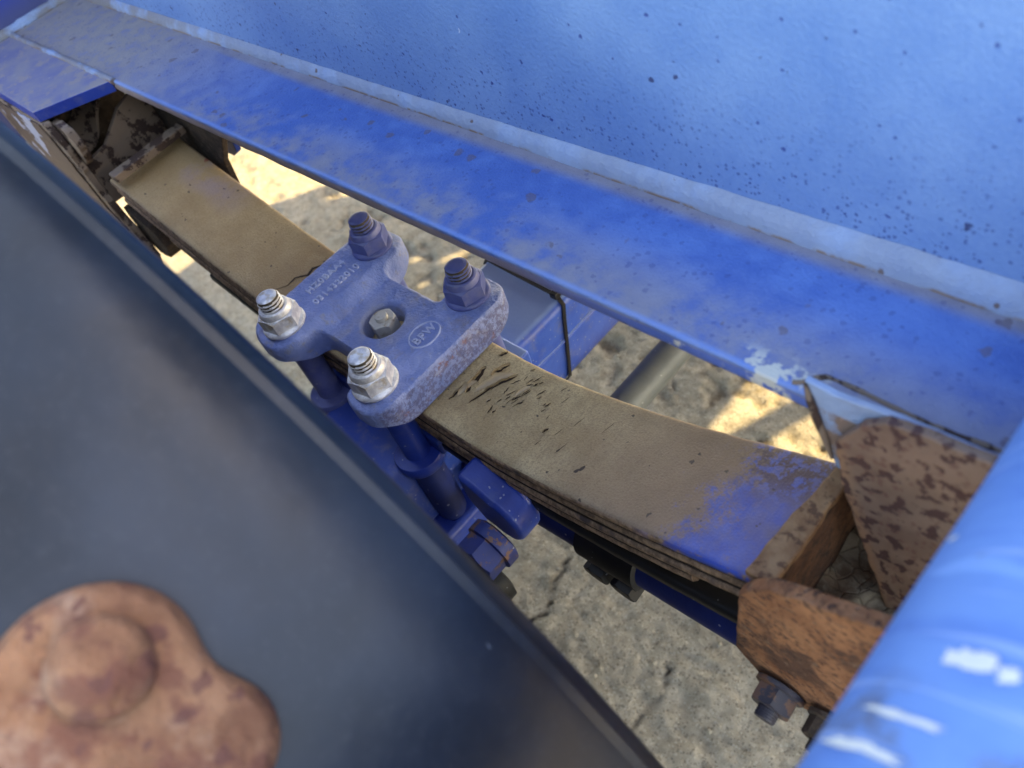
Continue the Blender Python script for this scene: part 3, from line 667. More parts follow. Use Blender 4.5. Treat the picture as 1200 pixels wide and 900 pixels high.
leaf(-0.30, 0.47, 0.0600, 0.0150, 0.0480, ['dark_steel', 'dark_steel'], top_open=0.16)
for x0, x1, off, th in ((-0.44, 0.470, 0.0116, 0.0039), (-0.438, 0.462, 0.0257, 0.0039), (-0.355, 0.398, 0.0394, 0.0037)):  # dark strips standing in for the shade in the leaf gaps
    o = leaf(x0, x1, off, th, 0.0494, ['scale', 'scale']); o.name = 'joint_shade'
# peeling paint: slivers of dark scale with lifted flakes beside them
def spt(x, y, h=0.0004):
    dz = (zsm(x+.004)-zsm(x-.004))/.008; nl = math.hypot(1, dz); return (x-dz/nl*h, y, zsm(x)+h/nl)
scl = MB(); flk = MB()
def sliver(x, y, L, W, ang, lift, flake=True, seed=0):
    d = Vector((math.cos(ang), math.sin(ang))); nrm = Vector((-d.y, d.x)); n = 8; up = []; lo = []
    for i in range(n+1):
        t = i/n; w = W*math.sin(math.pi*min(1, t*1.0))**0.8*(0.75+0.6*mnoise.noise(Vector((seed*3.1+t*4, seed, 0)))); c = Vector((x, y))+d*(t-0.5)*L+nrm*(W*0.5*mnoise.noise(Vector((t*5, seed, 4))))
        up.append(c+nrm*w*0.5); lo.append(c-nrm*w*0.5)
    V = [spt(p.x, p.y, 0.0006) for p in up+lo]; scl.add(V, [(i, i+1, n+2+i, n+1+i) for i in range(n)])
    if flake:
        V = []; 
        for i, (a, b_) in enumerate(zip(up, lo)):
            t = i/n; wv = 0.5+0.5*math.sin(math.pi*t)
            for s in range(4):
                q = s/3; p = a+(a-b_)*(0.9-q*1.15); V.append(spt(p.x, p.y, 0.0005+lift*wv*q**1.6))
        flk.add(V, [(i*4+s, i*4+s+1, i*4+s+5, i*4+s+4) for i in range(n) for s in range(3)])
big = [(0.128, 0.006, 0.034, 0.0060, R(96), 0.006), (0.122, -0.016, 0.020, 0.0030, R(88), 0.003), (0.141, 0.028, 0.022, 0.0035, R(70), 0.005),
       (0.153, 0.017, 0.034, 0.0040, R(62), 0.004), (0.145, -0.004, 0.030, 0.0024, R(75), 0.002), (0.130, 0.044, 0.010, 0.0035, R(60), 0.003)]
for k, s in enumerate(big): sliver(*s, seed=k)
for k in range(34):
    x = random.gauss(0.185, 0.022); y = random.gauss(0.016, 0.014)
    if not (0.15 < x < 0.30 and abs(y) < 0.046): continue
    sliver(x, y, random.uniform(.004, .013), random.uniform(.0009, .0022), R(random.gauss(72, 10)), random.uniform(.0004, .002), random.random() < .6, k+10)
for (x, y) in ((.245, -.002), (.255, .015), (.235, -.02), (.285, .02), (.225, .03), (.26, -.015)): sliver(x, y, random.uniform(.008, .016), .0009, R(76), .0008, False, x*99)
sliver(0.232, -0.006, 0.007, 0.003, R(70), 0.002, True, 3)
for (xa, ya, xb, yb, wd, lf) in ((.137, -.006, .156, .030, .008, .007), (.126, -.020, .130, .004, .005, .005), (.176, .010, .182, .026, .003, .003)):
    V = []
    for i in range(13):
        t = i/12; wv = math.sin(math.pi*t)**0.7*(0.8+0.4*mnoise.noise(Vector((t*6, xa*90, 0))))
        for q in np.linspace(0, 1, 6): V.append(spt(xa+(xb-xa)*t-wd*wv*math.sin(q*1.9)*0.9, ya+(yb-ya)*t+0.002*q, 0.0008+lf*wv*(1-math.cos(q*1.7))))
    flk.add(V, [(i*6+k, i*6+k+1, i*6+k+7, i*6+k+6) for i in range(12) for k in range(5)])
# the torn sheet of paint left of the clamp
pp = [(-.166, -.030), (-.158, -.016), (-.160, -.004), (-.151, .008), (-.154, .018), (-.146, .032), (-.136, .042)]
for i in range(len(pp)-1):
    (xa, ya), (xb, yb) = pp[i], pp[i+1]; w = (.0008, .0010, .0022, .0032, .0036, .0028, .001)
    for k in range(4):
        t0, t1 = k/4, (k+1)/4; x0 = xa+(xb-xa)*t0+.001*mnoise.noise(Vector((i+t0, 5, 0))); x1 = xa+(xb-xa)*t1+.001*mnoise.noise(Vector((i+t1, 5, 0))); y0 = ya+(yb-ya)*t0; y1 = ya+(yb-ya)*t1
        w0 = w[i]*(1-t0)+w[i+1]*t0; w1 = w[i]*(1-t1)+w[i+1]*t1
        scl.add([spt(x0, y0, .0006), spt(x1, y1, .0006), spt(x1+w1, y1, .0006), spt(x0+w0, y0, .0006)], [(0, 1, 2, 3)])
tag(scl.build('bare_scale', 'scale', spring), kind='stuff'); tag(flk.build('paint_flakes', 'flake', spring, ang=60), kind='stuff')

# ------------------------------------------------------------ clamp plate
clamp = thing('clamp_plate', 'cast blue spring clamp plate with raised figures and round logo', 'clamp plate', (0, 0, -0.037))
def cl_sdf(u, v):
    l = rbox(u, v, -0.079, 0.0, 0.0355, 0.0945, 0.030); r = rbox(u, v, 0.0785, 0.0, 0.0325, 0.0945, 0.028); c = rbox(u, v, 0.0, 0.0, 0.07, 0.0455, 0.004)
    s = smin(smin(l, c, 0.016), r, 0.012); hole = 0.0222-np.hypot(u-0.009, v+0.001)
    return np.maximum(s, hole)
def cl_top(u, v):
    h = np.full_like(u, -0.0105)
    h = h+0.0105*(1-sstep(u, -0.054, -0.030)); h = h+0.0105*sstep(u, 0.0505, 0.0575)
    h = h-0.004*(1-sstep(u, -0.118, -0.108))
    h = h-0.006*sstep(np.abs(v), 0.07, 0.098)*(1-sstep(np.abs(u), 0.09, 0.12)) 
    h = h+0.0007*fbm(u*120+50, v*120+50, 6, 3)+0.0005*fbm(u*420+50, v*420+50, 8, 2)
    dl = np.hypot((u-0.0755)/0.0135, (v-0.003)/0.0165); h = h+0.0009*np.exp(-((dl-1)/0.09)**2)
    h = h-0.0020*np.exp(-((np.hypot(u-0.009, v+0.001)-0.0230)/0.0012)**2)
    return h
sdf_plate('cast_body', cl_sdf, (-0.13, 0.13, -0.105, 0.105), 0.0013, cl_top, lambda u, v: -0.0365+0.012*sstep(np.abs(v), 0.055, 0.09), XY, 'cast', clamp, 0.0024)
def text(body, name, size, loc, right, up, parent, mat, ext=0.0016):
    cu = bpy.data.curves.new(name, 'FONT'); cu.body = body; cu.size = size; cu.extrude = ext; cu.bevel_depth = 0.00012; cu.align_x = 'CENTER'; cu.align_y = 'CENTER'; cu.space_character = 1.12
    cu.offset = 0.00018
    t = bpy.data.objects.new(name, cu); col.objects.link(t); bpy.context.view_layer.update()
    me = bpy.data.meshes.new_from_object(t.evaluated_get(bpy.context.evaluated_depsgraph_get())); bpy.data.objects.remove(t)
    r, u = Vector(right).normalized(), Vector(up).normalized(); w = r.cross(u); L = Vector(loc)
    for v in me.vertices: v.co = L+r*v.co.x+u*v.co.y+w*v.co.z
    me.materials.clear(); return link(name, me, mat, parent, smooth=False)
text('HZ0BAA4', 'raised_figures', 0.0115, (-0.0885, 0.004, 0.0004), (0, 1, 0), (-1, 0, 0), clamp, 'cast_worn')
text('0314322010', 'raised_figures', 0.0115, (-0.0680, 0.003, 0.0002), (0, 1, 0), (-1, 0, 0), clamp, 'cast_worn')
text('BPW', 'raised_logo', 0.0125, (0.0755, 0.003, 0.0001), (0, 1, 0), (-1, 0, 0), clamp, 'cast_worn')
b = MB(); V = []; F = []
for i in range(56):
    t = 2*math.pi*i/56; cxy = Vector((0.0755+0.0138*math.cos(t), 0.003+0.0172*math.sin(t), 0)); nn = Vector((math.cos(t), math.sin(t), 0))
    for dr, dz in ((-0.0012, -0.0006), (-0.0005, 0.0016), (0.0005, 0.0016), (0.0012, -0.0006)): V.append(cxy+nn*dr+Vector((0, 0, dz)))
    for k in range(4): F.append((i*4+k, i*4+(k+1) % 4, ((i+1) % 56)*4+(k+1) % 4, ((i+1) % 56)*4+k))
b.add(V, F); b.build('raised_ring', 'cast_worn', clamp, ang=60)
# centre bolt seen in the hole
cb = thing('centre_bolt', 'dull steel nut deep in the round hole of the clamp plate', 'bolt', (0.009, -0.001, -0.038))
b = MB(); b.add(*hexnut(0.0255, -0.0360, -0.0080, (0.009, -0.001, 0), rot=0.35, rin=0.007)); b.build('nut', 'steel', cb, ang=20)
b = MB(); b.add(*thread(0.0070, -0.0080, -0.0040, 0.0015, 0.0004, (0.009, -0.001, 0), n=28)); b.build('thread', 'steel', cb, ang=50)

# ------------------------------------------------------------ the four clamping bolts
def clamp_bolt(x, y, label, mat, low='navy', rot=0.75):
    t = thing('clamp_bolt', label, 'bolt', (x, y, 0), 'bolts through the blue clamp plate')
    o = (x, y, 0)
    def p(name, geo, m, a=35): bb = MB(); bb.add(*geo); return bb.build(name, m, t, ang=a)
    p('washer', lathe([(0.0226, -0.001), (0.0234, 0.0002), (0.0234, 0.0024), (0.0226, 0.0033), (0.0205, 0.0046)], 48, o), mat)
    p('nut', hexnut(0.0378, 0.0036, 0.0205, o, rot=rot, rin=0.0130), mat, 20)
    p('collar', lathe([(0.0180, 0.0190), (0.0178, 0.0222), (0.0160, 0.0262), (0.0142, 0.0272), (0.0128, 0.0268)], 44, o), mat)
    tq = p('thread', thread(0.0128, 0.0262, 0.0405, 0.0042, 0.0027, o), mat, 50); tq.data.materials.append(M['groove'])
    for f in tq.data.polygons:
        if f.center.z < 0.0400 and math.hypot(f.center.x-x, f.center.y-y) < 0.0128-0.0012: f.material_index = 1
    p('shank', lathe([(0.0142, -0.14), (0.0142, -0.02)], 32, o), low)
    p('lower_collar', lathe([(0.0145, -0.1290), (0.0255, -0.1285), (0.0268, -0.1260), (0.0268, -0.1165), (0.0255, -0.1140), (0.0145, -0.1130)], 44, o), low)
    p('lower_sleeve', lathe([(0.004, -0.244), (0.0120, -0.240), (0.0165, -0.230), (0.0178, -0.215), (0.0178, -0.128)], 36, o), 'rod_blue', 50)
    return t
c0 = clamp_bolt(-0.0765, -0.064, 'bare zinc clamp bolt nearest the black guard, left end of plate', 'zinc', 'blue_stud')
copy_thing(c0, (0.0765, -0.064, 0), 'bare zinc clamp bolt at the near end of the logo bar', mats={'shank': 'navy', 'lower_collar': 'navy'})
c2 = copy_thing(c0, (-0.0765, 0.064, 0), 'blue painted clamp bolt at the far end of the lettered bar', mats={k: 'blue_stud' for k in ('washer', 'nut', 'collar', 'thread')})
c3 = copy_thing(c0, (0.0765, 0.064, 0), 'blue painted clamp bolt beside the blue box axle', mats={k: 'blue_stud' for k in ('washer', 'nut', 'collar', 'thread')})

# ------------------------------------------------------------ axle, tie, pads
axle = thing('axle_beam', 'square blue box axle crossing under the rusty spring', 'axle', (0, 0.1, -0.18))
def rsec(hx, z0, z1, r, n=6):
    P = []
    for cx, cz, a0 in ((hx-r, z1-r, 0), (-hx+r, z1-r, 90), (-hx+r, z0+r, 180), (hx-r, z0+r, 270)):
        for i in range(n+1): a = R(a0+90*i/n); P.append((cx+r*math.cos(a), cz+r*math.sin(a)))
    return P
P = rsec(0.068, -0.236, -0.119, 0.012); n = len(P); V = []; F = []; ys = np.linspace(-0.21, 1.5, 60)
for y in ys: V += [(x+0.003, y, z) for x, z in P]
for i in range(len(ys)-1):
    for k in range(n): F.append((i*n+k, i*n+(k+1) % n, (i+1)*n+(k+1) % n, (i+1)*n+k))
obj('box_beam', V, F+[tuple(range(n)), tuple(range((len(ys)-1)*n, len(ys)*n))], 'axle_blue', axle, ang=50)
for s in (1, -1):
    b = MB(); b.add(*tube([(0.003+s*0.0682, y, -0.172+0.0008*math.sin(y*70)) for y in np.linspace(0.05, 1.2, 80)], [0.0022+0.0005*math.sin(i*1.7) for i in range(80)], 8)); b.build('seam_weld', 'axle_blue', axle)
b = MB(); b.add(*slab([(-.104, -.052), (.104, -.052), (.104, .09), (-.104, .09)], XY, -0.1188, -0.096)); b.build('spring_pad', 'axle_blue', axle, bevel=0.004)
for s in (-1, 1):
    b = MB(); b.add(*box(s*0.0765-0.022, s*0.0765+0.022, -0.12, 0.10, -0.275, -0.2365)); b.build('lower_saddle', 'navy', axle, bevel=0.008, seg=3)
tie = thing('cable_tie', 'thin black cable tie strapped round the blue box axle', 'cable tie', (0.003, 0.178, -0.119))
b = MB(); path = [(-0.066, 0.184, -0.150), (-0.066, 0.184, -0.125), (-0.060, 0.184, -0.1165), (0.0, 0.181, -0.1160), (0.050, 0.179, -0.1162), (0.062, 0.178, -0.1168), (0.0715, 0.176, -0.124), (0.0735, 0.170, -0.14), (0.0735, 0.158, -0.20), (0.0735, 0.152, -0.228), (0.066, 0.150, -0.239)]
V = []; F = []
for i, p in enumerate(path):
    p = Vector(p); d = (Vector(path[min(i+1, len(path)-1)])-Vector(path[max(i-1, 0)])).normalized(); s = Vector((0, 1, 0)); s = (s-d*s.dot(d)).normalized(); w = s.cross(d)
    for a, c_ in ((-1, -1), (1, -1), (1, 1), (-1, 1)): V.append(p+s*a*0.0024+w*c_*0.0009)
for i in range(len(path)-1):
    for k in range(4): F.append((i*4+k, i*4+(k+1) % 4, i*4+4+(k+1) % 4, i*4+4+k))
obj('strap', V, F+[(0, 1, 2, 3), (40, 41, 42, 43)], 'nylon', tie, smooth=False)
b = MB(); b.add(*box(0.056, 0.066, 0.172, 0.183, -0.1166, -0.1085)); b.build('ratchet_head', 'nylon', tie, bevel=0.0015)
b = MB(); b.add(*tube([(0.061, 0.178, -0.112), (0.067, 0.190, -0.105), (0.066, 0.197, -0.104)], 0.0016, 8)); b.build('tail', 'nylon', tie)
pipe = thing('steel_pipe', 'dull grey steel pipe behind the spring, under the chassis beam', 'pipe', (0.16, 0.2, -0.25))
b = MB(); b.add(*lathe([(0.0205, -0.12), (0.0205, 1.3)], 36, (0.155, 0.22, -0.235), (0, 1, 0))); b.build('tube', 'pipe', pipe)

# ------------------------------------------------------------ lever and its bolt under the near side
arm = thing('damper_bracket', 'dark blue rounded lug standing out below the spring leaves', 'bracket', (0.16, -0.07, -0.12))
prof = [(0.166, -0.066), (0.186, -0.070), (0.209, -0.081)]
cx, cz, rr = 0.208, -0.110, 0.0295
for a in np.linspace(80, -110, 16): prof.append((cx+rr*math.cos(R(a)), cz+rr*math.sin(R(a))))
prof += [(0.180, -0.135), (0.166, -0.110)]
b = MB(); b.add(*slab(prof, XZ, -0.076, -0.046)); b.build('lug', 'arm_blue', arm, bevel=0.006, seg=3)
ab = thing('bracket_bolt', 'chipped blue hexagon bolt head on the rounded lug', 'bolt', (0.17, -0.1, -0.15))
O = (0.200, 0, -0.144)
b = MB(); b.add(*hexnut(0.042, 0.095, 0.116, O, (0, -1, 0), rot=0.3, rin=0.006)); b.build('head', 'arm_bolt', ab, ang=20)
b = MB(); b.add(*lathe([(0.024, 0.080), (0.027, 0.082), (0.027, 0.0945), (0.024, 0.0955)], 40, O, (0, -1, 0))); b.build('washer', 'arm_bolt', ab)
b = MB(); b.add(*lathe([(0.010, 0.12), (0.010, 0.135), (0.008, 0.137)], 24, O, (0, -1, 0))); b.build('tip', 'dark_steel', ab)
dm = thing('damper', 'black damper eye and tube hanging in shade below the lug', 'shock absorber', (0.15, -0.12, -0.2))
b = MB(); b.add(*lathe([(0.022, 0.095), (0.029, 0.098), (0.029, 0.150), (0.022, 0.153)], 36, (0.185, 0, -0.215), (0, -1, 0))); b.build('eye', 'dark_steel', dm)
b = MB(); b.add(*tube([(0.180, -0.125, -0.24), (0.10, -0.125, -0.60)], 0.030, 28)); b.build('tube', 'dark_steel', dm)
b = MB(); b.add(*box(0.196, 0.224, -0.160, -0.150, -0.243, -0.218)); b.build('clip', 'dark_steel', dm, bevel=0.002)

# ------------------------------------------------------------ radius rod under the spring
rod = thing('radius_rod', 'dark blue radius rod with split clamp below the spring', 'rod', (0.3, 0, -0.2))
pa, pb = Vector((0.08, -0.014, -0.208)), Vector((0.56, -0.014, -0.128))
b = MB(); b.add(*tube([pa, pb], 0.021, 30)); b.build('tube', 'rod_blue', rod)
d = (pb-pa).normalized(); 
b = MB(); q = pa+d*0.175; b.add(*lathe([(0.0215, 0), (0.0255, 0.002), (0.0255, 0.075), (0.0215, 0.077)], 36, q, d)); b.build('clamp_sleeve', 'dark_steel', rod)
for k, s in enumerate((0.020, 0.056)):
    q2 = q+d*s+Vector((0, -0.012, -0.034))
    b = MB(); b.add(*hexnut(0.027, -0.014, 0.014, q2, (0, 1, 0.15), rot=0.2, both=True)); b.build('clamp_nut', 'dark_steel', rod, ang=20)
    b = MB(); b.add(*box(q2.x-0.013, q2.x+0.013, q2.y-0.008, q2.y+0.03, q2.z-0.004, q2.z+0.026)); b.build('clamp_ear', 'dark_steel', rod, bevel=0.003)

# ------------------------------------------------------------ right hand hanger (rusty)
hr = thing('spring_hanger', 'rusty orange hanger box holding the right end of the spring', 'spring hanger', (0.52, 0, 0.02), 'spring hangers')
near_poly = ragged([(0.4694, 0.052), (0.4610, -0.046), (0.4897, -0.083), (0.5324, -0.0765), (0.60, -0.070), (0.60, 0.135), (0.556, 0.1225), (0.4908, 0.0860), (0.4790, 0.0700)], 0.005, 0.0007, 3)
b = MB(); b.add(*slab(near_poly, XZ, -0.0660, -0.0555)); b.build('near_plate', 'rust', hr, bevel=0.0022, seg=2)
poly = ragged([(0.4672, -0.0550), (0.4865, -0.0550), (0.4865, 0.060), (0.4765, 0.060)], 0.005, 0.0012, 5)
b = MB(); b.add(*slab(poly, XY, 0.056, 0.0645)); b.build('cross_bar', 'dusty_rust', hr, bevel=0.002)
b = MB(); b.add(*box(0.4795, 0.4862, -0.0552, 0.066, -0.04, 0.0558)); b.build('inner_wall', 'rust_deep', hr, bevel=0.001)
b = MB(); b.add(*box(0.484, 0.66, 0.0662, 0.0745, -0.07, 0.130)); b.build('far_plate', 'rust_deep', hr, bevel=0.0015)
V = []; F = []; nx, nyy = 44, 34
for i in range(nx):
    for j in range(nyy):
        x = 0.4870+0.134*i/(nx-1); y = -0.0545+0.12*j/(nyy-1); V.append((x, y, -0.026+0.012*mnoise.fractal(Vector((x*35, y*35, 0)), 1, 2, 4)+0.004*mnoise.voronoi(Vector((x*70, y*70, 0)))[0][0]))
for i in range(nx-1):
    for j in range(nyy-1): F.append((i*nyy+j, (i+1)*nyy+j, (i+1)*nyy+j+1, i*nyy+j+1))
b = MB(); b.add(V, F); b.add(*box(0.4880, 0.621, -0.054, 0.066, -0.075, -0.052)); b.build('caked_mud', 'mud', hr, ang=60)
b = MB(); b.add(*box(0.470, 0.4725, -0.0685, -0.0662, -0.012, 0.006)); 
gus = ragged([(0.4870, 0.1355), (0.4999, 0.1620), (0.5124, 0.1740), (0.5366, 0.1780), (0.60, 0.178), (0.64, 0.156), (0.64, -0.05), (0.5346, -0.0483), (0.5074, 0.0439), (0.4938, 0.0929)], 0.004, 0.0012, 8)
b = MB(); b.add(*slab(gus, XZ, 0.010, 0.0165)); o = b.build('gusset', 'rust_spot', hr, bevel=0.0015); o['label'] = 'brown gusset speckled with dark rust spots'
V, F = slab(ragged([(0.4640, 0.1700), (0.4720, 0.1500), (0.4817, 0.1117), (0.4860, 0.100), (0.60, 0.100), (0.60, 0.172), (0.5177, 0.1720), (0.482, 0.168)], 0.005, 0.0008, 2), XZ, 0.0167, 0.0212)
b = MB(); b.add(V, F); o = b.build('backing_plate', 'weld', hr, bevel=0.001); o['label'] = 'pale blue painted strip behind the rusty gusset'
lp = [(0.4655, 0.0155, 0.169), (0.4690, 0.0145, 0.158), (0.4735, 0.0150, 0.142), (0.4790, 0.0150, 0.126), (0.4830, 0.0155, 0.110)]
b = MB(); b.add(*tube(lp, [0.001, 0.0022, 0.0026, 0.002, 0.001], 8)); b.build('curled_lip', 'flaky', hr)
hb = thing('hanger_bolt', 'dark hexagon bolt hanging below the rusty hanger plate', 'bolt', (0.51, -0.08, -0.07))
def side_bolt(t, o, rot, sz=1.0, m='dark_bolt'):
    b = MB(); b.add(*lathe([(0.016*sz, 0.0), (0.0178*sz, 0.001), (0.0178*sz, 0.004), (0.016*sz, 0.005)], 36, o, (0.05, -1, -0.12))); b.build('washer', m, t)
    b = MB(); b.add(*hexnut(0.027*sz, 0.005, 0.018, o, (0.05, -1, -0.12), rot=rot, rin=0.008)); b.build('nut', m, t, ang=20)
    b = MB(); b.add(*thread(0.0078*sz, 0.018, 0.025, 0.0018, 0.0005, o, (0.05, -1, -0.12), n=24)); b.build('thread', m, t, ang=50)
side_bolt(hb, (0.4985, -0.0665, -0.062), 0.4)
hb2 = thing('hanger_bolt', 'rusty bolt half hidden behind the bright blue tube', 'bolt', (0.545, -0.07, -0.07))
side_bolt(hb2, (0.536, -0.0665, -0.058), 0.1, 0.9, 'rust_dark')

# ------------------------------------------------------------ left hand hanger
hl = thing('spring_hanger', 'dark flaking hanger box holding the left end of the spring', 'spring hanger', (-0.48, 0, 0.05), 'spring hangers')
b = MB(); b.add(*slab(ragged([(-0.475, 0.0475+.012), (-0.420, 0.0475+.012), (-0.420, 0.073), (-0.475, 0.073)], 0.005, 0.0008, 1), lambda u, v, t: (u, t, v), -0.047, 0.0605)); 
b.v = []; b.f = []
b.add(*slab(ragged([(-0.432, -0.050), (-0.414, -0.050), (-0.416, 0.058), (-0.434, 0.058)], 0.005, 0.0010, 1), XY, 0.058, 0.068)); b.build('cross_bar', 'flaky', hl, bevel=0.0015)
b = MB(); b.add(*slab(ragged([(-0.56, 0.1355), (-0.270, 0.1355), (-0.285, 0.110), (-0.362, 0.026), (-0.39, -0.06), (-0.56, -0.06)], 0.005, 0.0012, 4), XZ, 0.0605, 0.0690)); b.build('far_plate', 'rust_dark', hl, bevel=0.0015)
b = MB(); b.add(*slab(ragged([(-0.70, 0.1355), (-0.482, 0.1355), (-0.472, 0.10), (-0.474, 0.03), (-0.458, -0.03), (-0.448, -0.07), (-0.48, -0.10), (-0.70, -0.10)], 0.005, 0.0030, 6), XZ, -0.0660, -0.0570)); o = b.build('near_plate', 'flaky', hl, bevel=0.0015)
b = MB(); b.add(*slab(ragged([(-0.66, 0.130), (-0.50, 0.132), (-0.490, 0.09), (-0.492, 0.02), (-0.475, -0.03), (-0.52, -0.05), (-0.66, 0.0)], 0.004, 0.004, 9), XZ, -0.0685, -0.0662)); b.build('paint_sheet', 'whitish', hl, bevel=0.0004)
b = MB(); b.add(*box(-0.585, -0.575, -0.0565, 0.0600, 0.0, 0.1358)); b.build('back_wall', 'rust_dark', hl, bevel=0.001)
# arched inner rib: a thick curved lip standing in the box
ys = np.linspace(-0.054, 0.058, 30); V = []; F = []
for y in ys:
    t = (y+0.054)/0.112; xx = -0.50-0.028*math.sin(t*2.6)+0.002*mnoise.noise(Vector((t*9, 0, 0))); z = 0.066+0.046*float(sstep(t, 0.25, 0.75))
    for dx, dz in ((0, 0), (0, 0.006), (-0.045, 0.026), (-0.05, 0.0)): V.append((xx+dx, y, z+dz))
for i in range(len(ys)-1):
    for k in range(4): F.append((i*4+k, i*4+(k+1) % 4, i*4+4+(k+1) % 4, i*4+4+k))
obj('inner_rib', V, F, 'flaky', hl, ang=50)
b = MB(); b.add(*slab([(-0.0545, 0.005), (0.0585, 0.005), (0.0585, 0.112), (0.02, 0.10), (-0.02, 0.072), (-0.0545, 0.066)], YZ, -0.497, -0.489)); b.build('rib_face', 'flaky', hl, bevel=0.001)
b = MB(); b.add(*slab(ragged([(-0.52, 0.13), (-0.455, 0.13), (-0.446, 0.11), (-0.452, 0.092), (-0.474, 0.072), (-0.52, 0.06)], 0.004, 0.004, 12), XZ, -0.0565, -0.046)); b.build('mud_clump', 'flaky', hl, bevel=0.002)
b = MB(); b.add(*slab(ragged([(-0.470, 0.004), (-0.418, -0.012), (-0.402, -0.040), (-0.420, -0.066), (-0.455, -0.072), (-0.480, -0.05)], 0.004, 0.003, 14), XZ, -0.0545, 0.050)); b.build('lower_block', 'rust_dark', hl, bevel=0.001)
br = thing('brace_plate', 'small blue plate edge showing behind the left hanger', 'bracket', (-0.42, 0.1, 0.05))
b = MB(); b.add(*slab([(-0.48, 0.135), (-0.360, 0.135), (-0.400, 0.03), (-0.410, 0.0), (-0.43, -0.012), (-0.48, -0.012)], XZ, 0.098, 0.106)); b.build('plate', 'arm_blue', br, bevel=0.001)

# ------------------------------------------------------------ wheel under the mudguard
wheel = thing('trailer_wheel', 'dark rubber trailer wheel hidden under the black mudguard', 'wheel', (0, -0.35, -0.15))
tp = [(0.30, 0.0), (0.33, -0.004), (0.42, -0.012), (0.47, -0.006), (0.492, 0.010), (0.500, 0.028)]
tp += [(0.500-(0.010 if k % 2 else 0.0), 0.028+0.012*k) for k in range(1, 16)]+[(0.500, 0.225), (0.47, 0.252), (0.42, 0.262), (0.30, 0.250)]
b = MB(); b.add(*lathe(tp, 96, (0, -0.215, -0.15), (0, -1, 0))); b.build('tyre', 'rubber', wheel)
b = MB(); b.add(*lathe([(0.298, 0.004), (0.27, 0.01), (0.25, 0.05), (0.10, 0.07), (0.09, 0.24), (0.25, 0.235), (0.298, 0.245)], 64, (0, -0.215, -0.15), (0, -1, 0))); b.build('rim', 'corner', wheel)
# ------------------------------------------------------------ mudguard
guard = thing('mudguard', 'black curved wheel mudguard with rolled lip in the foreground', 'mudguard', (0, -0.2, -0.15))
pr = [(-0.1790, -0.036), (-0.1765, -0.0345), (-0.1756, -0.0240), (-0.1768, -0.0185), (-0.1805, -0.0140), (-0.1860, -0.0100), (-0.1925, -0.0065), (-0.1990, -0.0042), (-0.2050, -0.0026), (-0.2110, -0.0014), (-0.2170, -0.0006), (-0.2240, -0.0001), (-0.232, 0.0001)]
pr += [(y, 0.0) for y in (-0.245, -0.27, -0.30, -0.34, -0.38, -0.43, -0.50, -0.60)]+[(-0.60, -0.006), (-0.25, -0.006), (-0.185, -0.008)]
RR = 0.565; V = []; F = []; n = len(pr); th = np.linspace(R(-22), R(196), 160)
for t in th:
    for y, dr in pr:
        w = 0.0012*mnoise.noise(Vector((t*7, y*9, 0))) if dr > -0.0045 else 0; r = RR+dr+w; V.append((r*math.cos(t), y, -0.15+r*math.sin(t)))
for i in range(len(th)-1):
    for k in range(n): F.append((i*n+k, i*n+(k+1) % n, (i+1)*n+(k+1) % n, (i+1)*n+k))
F += [tuple(range(n)), tuple(range((len(th)-1)*n, len(th)*n))]
obj('sheet', V, F, 'guard', guard, ang=70)
# rusty bracket bolted on it
A = Vector((0.3577, -0.3090, 0.2718)); nrm = Vector((A.x, 0, A.z+0.15)).normalized(); ey = Vector((0, -1, 0)); ex = ey.cross(nrm)
gb = thing('guard_bracket', 'rusty cast bracket with domed bolt head on the black mudguard', 'bracket', tuple(A))
def tomap(p): d = Vector(p)-A; return d.dot(ex), d.dot(ey)
G = lambda u, v, t: tuple(A+ex*u+ey*v+nrm*(t+0.0125-u*u/(2*0.565)))
AX, AY = tomap((0.3577, -0.3090, 0.2718))
p340 = tomap((0.4024, -0.2740, 0.2293)); p180 = tomap((0.3499, -0.2788, 0.2783)); p290 = tomap((0.4017, -0.2962, 0.2301)); p10 = tomap((0.3511, -0.3487, 0.2772))
def br_sdf(u, v):
    c1 = np.hypot(u-0.0, v-0.000)-0.0325
    ax, ay = p290; c2 = np.hypot(u-ax*0.78, v-ay-0.004)-0.025; bx, by = p10
    c3 = np.hypot(u-bx*0.45, v-by*0.45)-0.0205; c4 = np.hypot(u-ax*1.05, v-ay-0.055)-0.030
    return smin(smin(smin(c1-0.003, c2, 0.018), c3, 0.03), c4, 0.018)
def br_top(u, v):
    ax, ay = p290; h = 0.0095+0.0012*fbm(u*60+9, v*60+9, 3, 3)
    return h+0.010*np.exp(-((u-ax*1.0)**2+(v-ay-0.02)**2)/0.018**2)
sdf_plate('plate', br_sdf, (-0.11, 0.16, -0.08, 0.16), 0.0025, br_top, 0.0, G, 'rust_pale', gb, 0.006)
HP = A+ex*tomap((0.3555, -0.3050, 0.2740))[0]+ey*tomap((0.3555, -0.3050, 0.2740))[1]
HP = HP+nrm*0.0125
b = MB(); b.add(*lathe([(0.0195, 0.006), (0.0192, 0.0125), (0.0184, 0.0168), (0.0165, 0.0196), (0.0140, 0.0208), (0.0115, 0.0236), (0.0075, 0.0256), (0.001, 0.0262)], 44, HP, nrm)); b.build('domed_head', 'rust_pale', gb, ang=60)

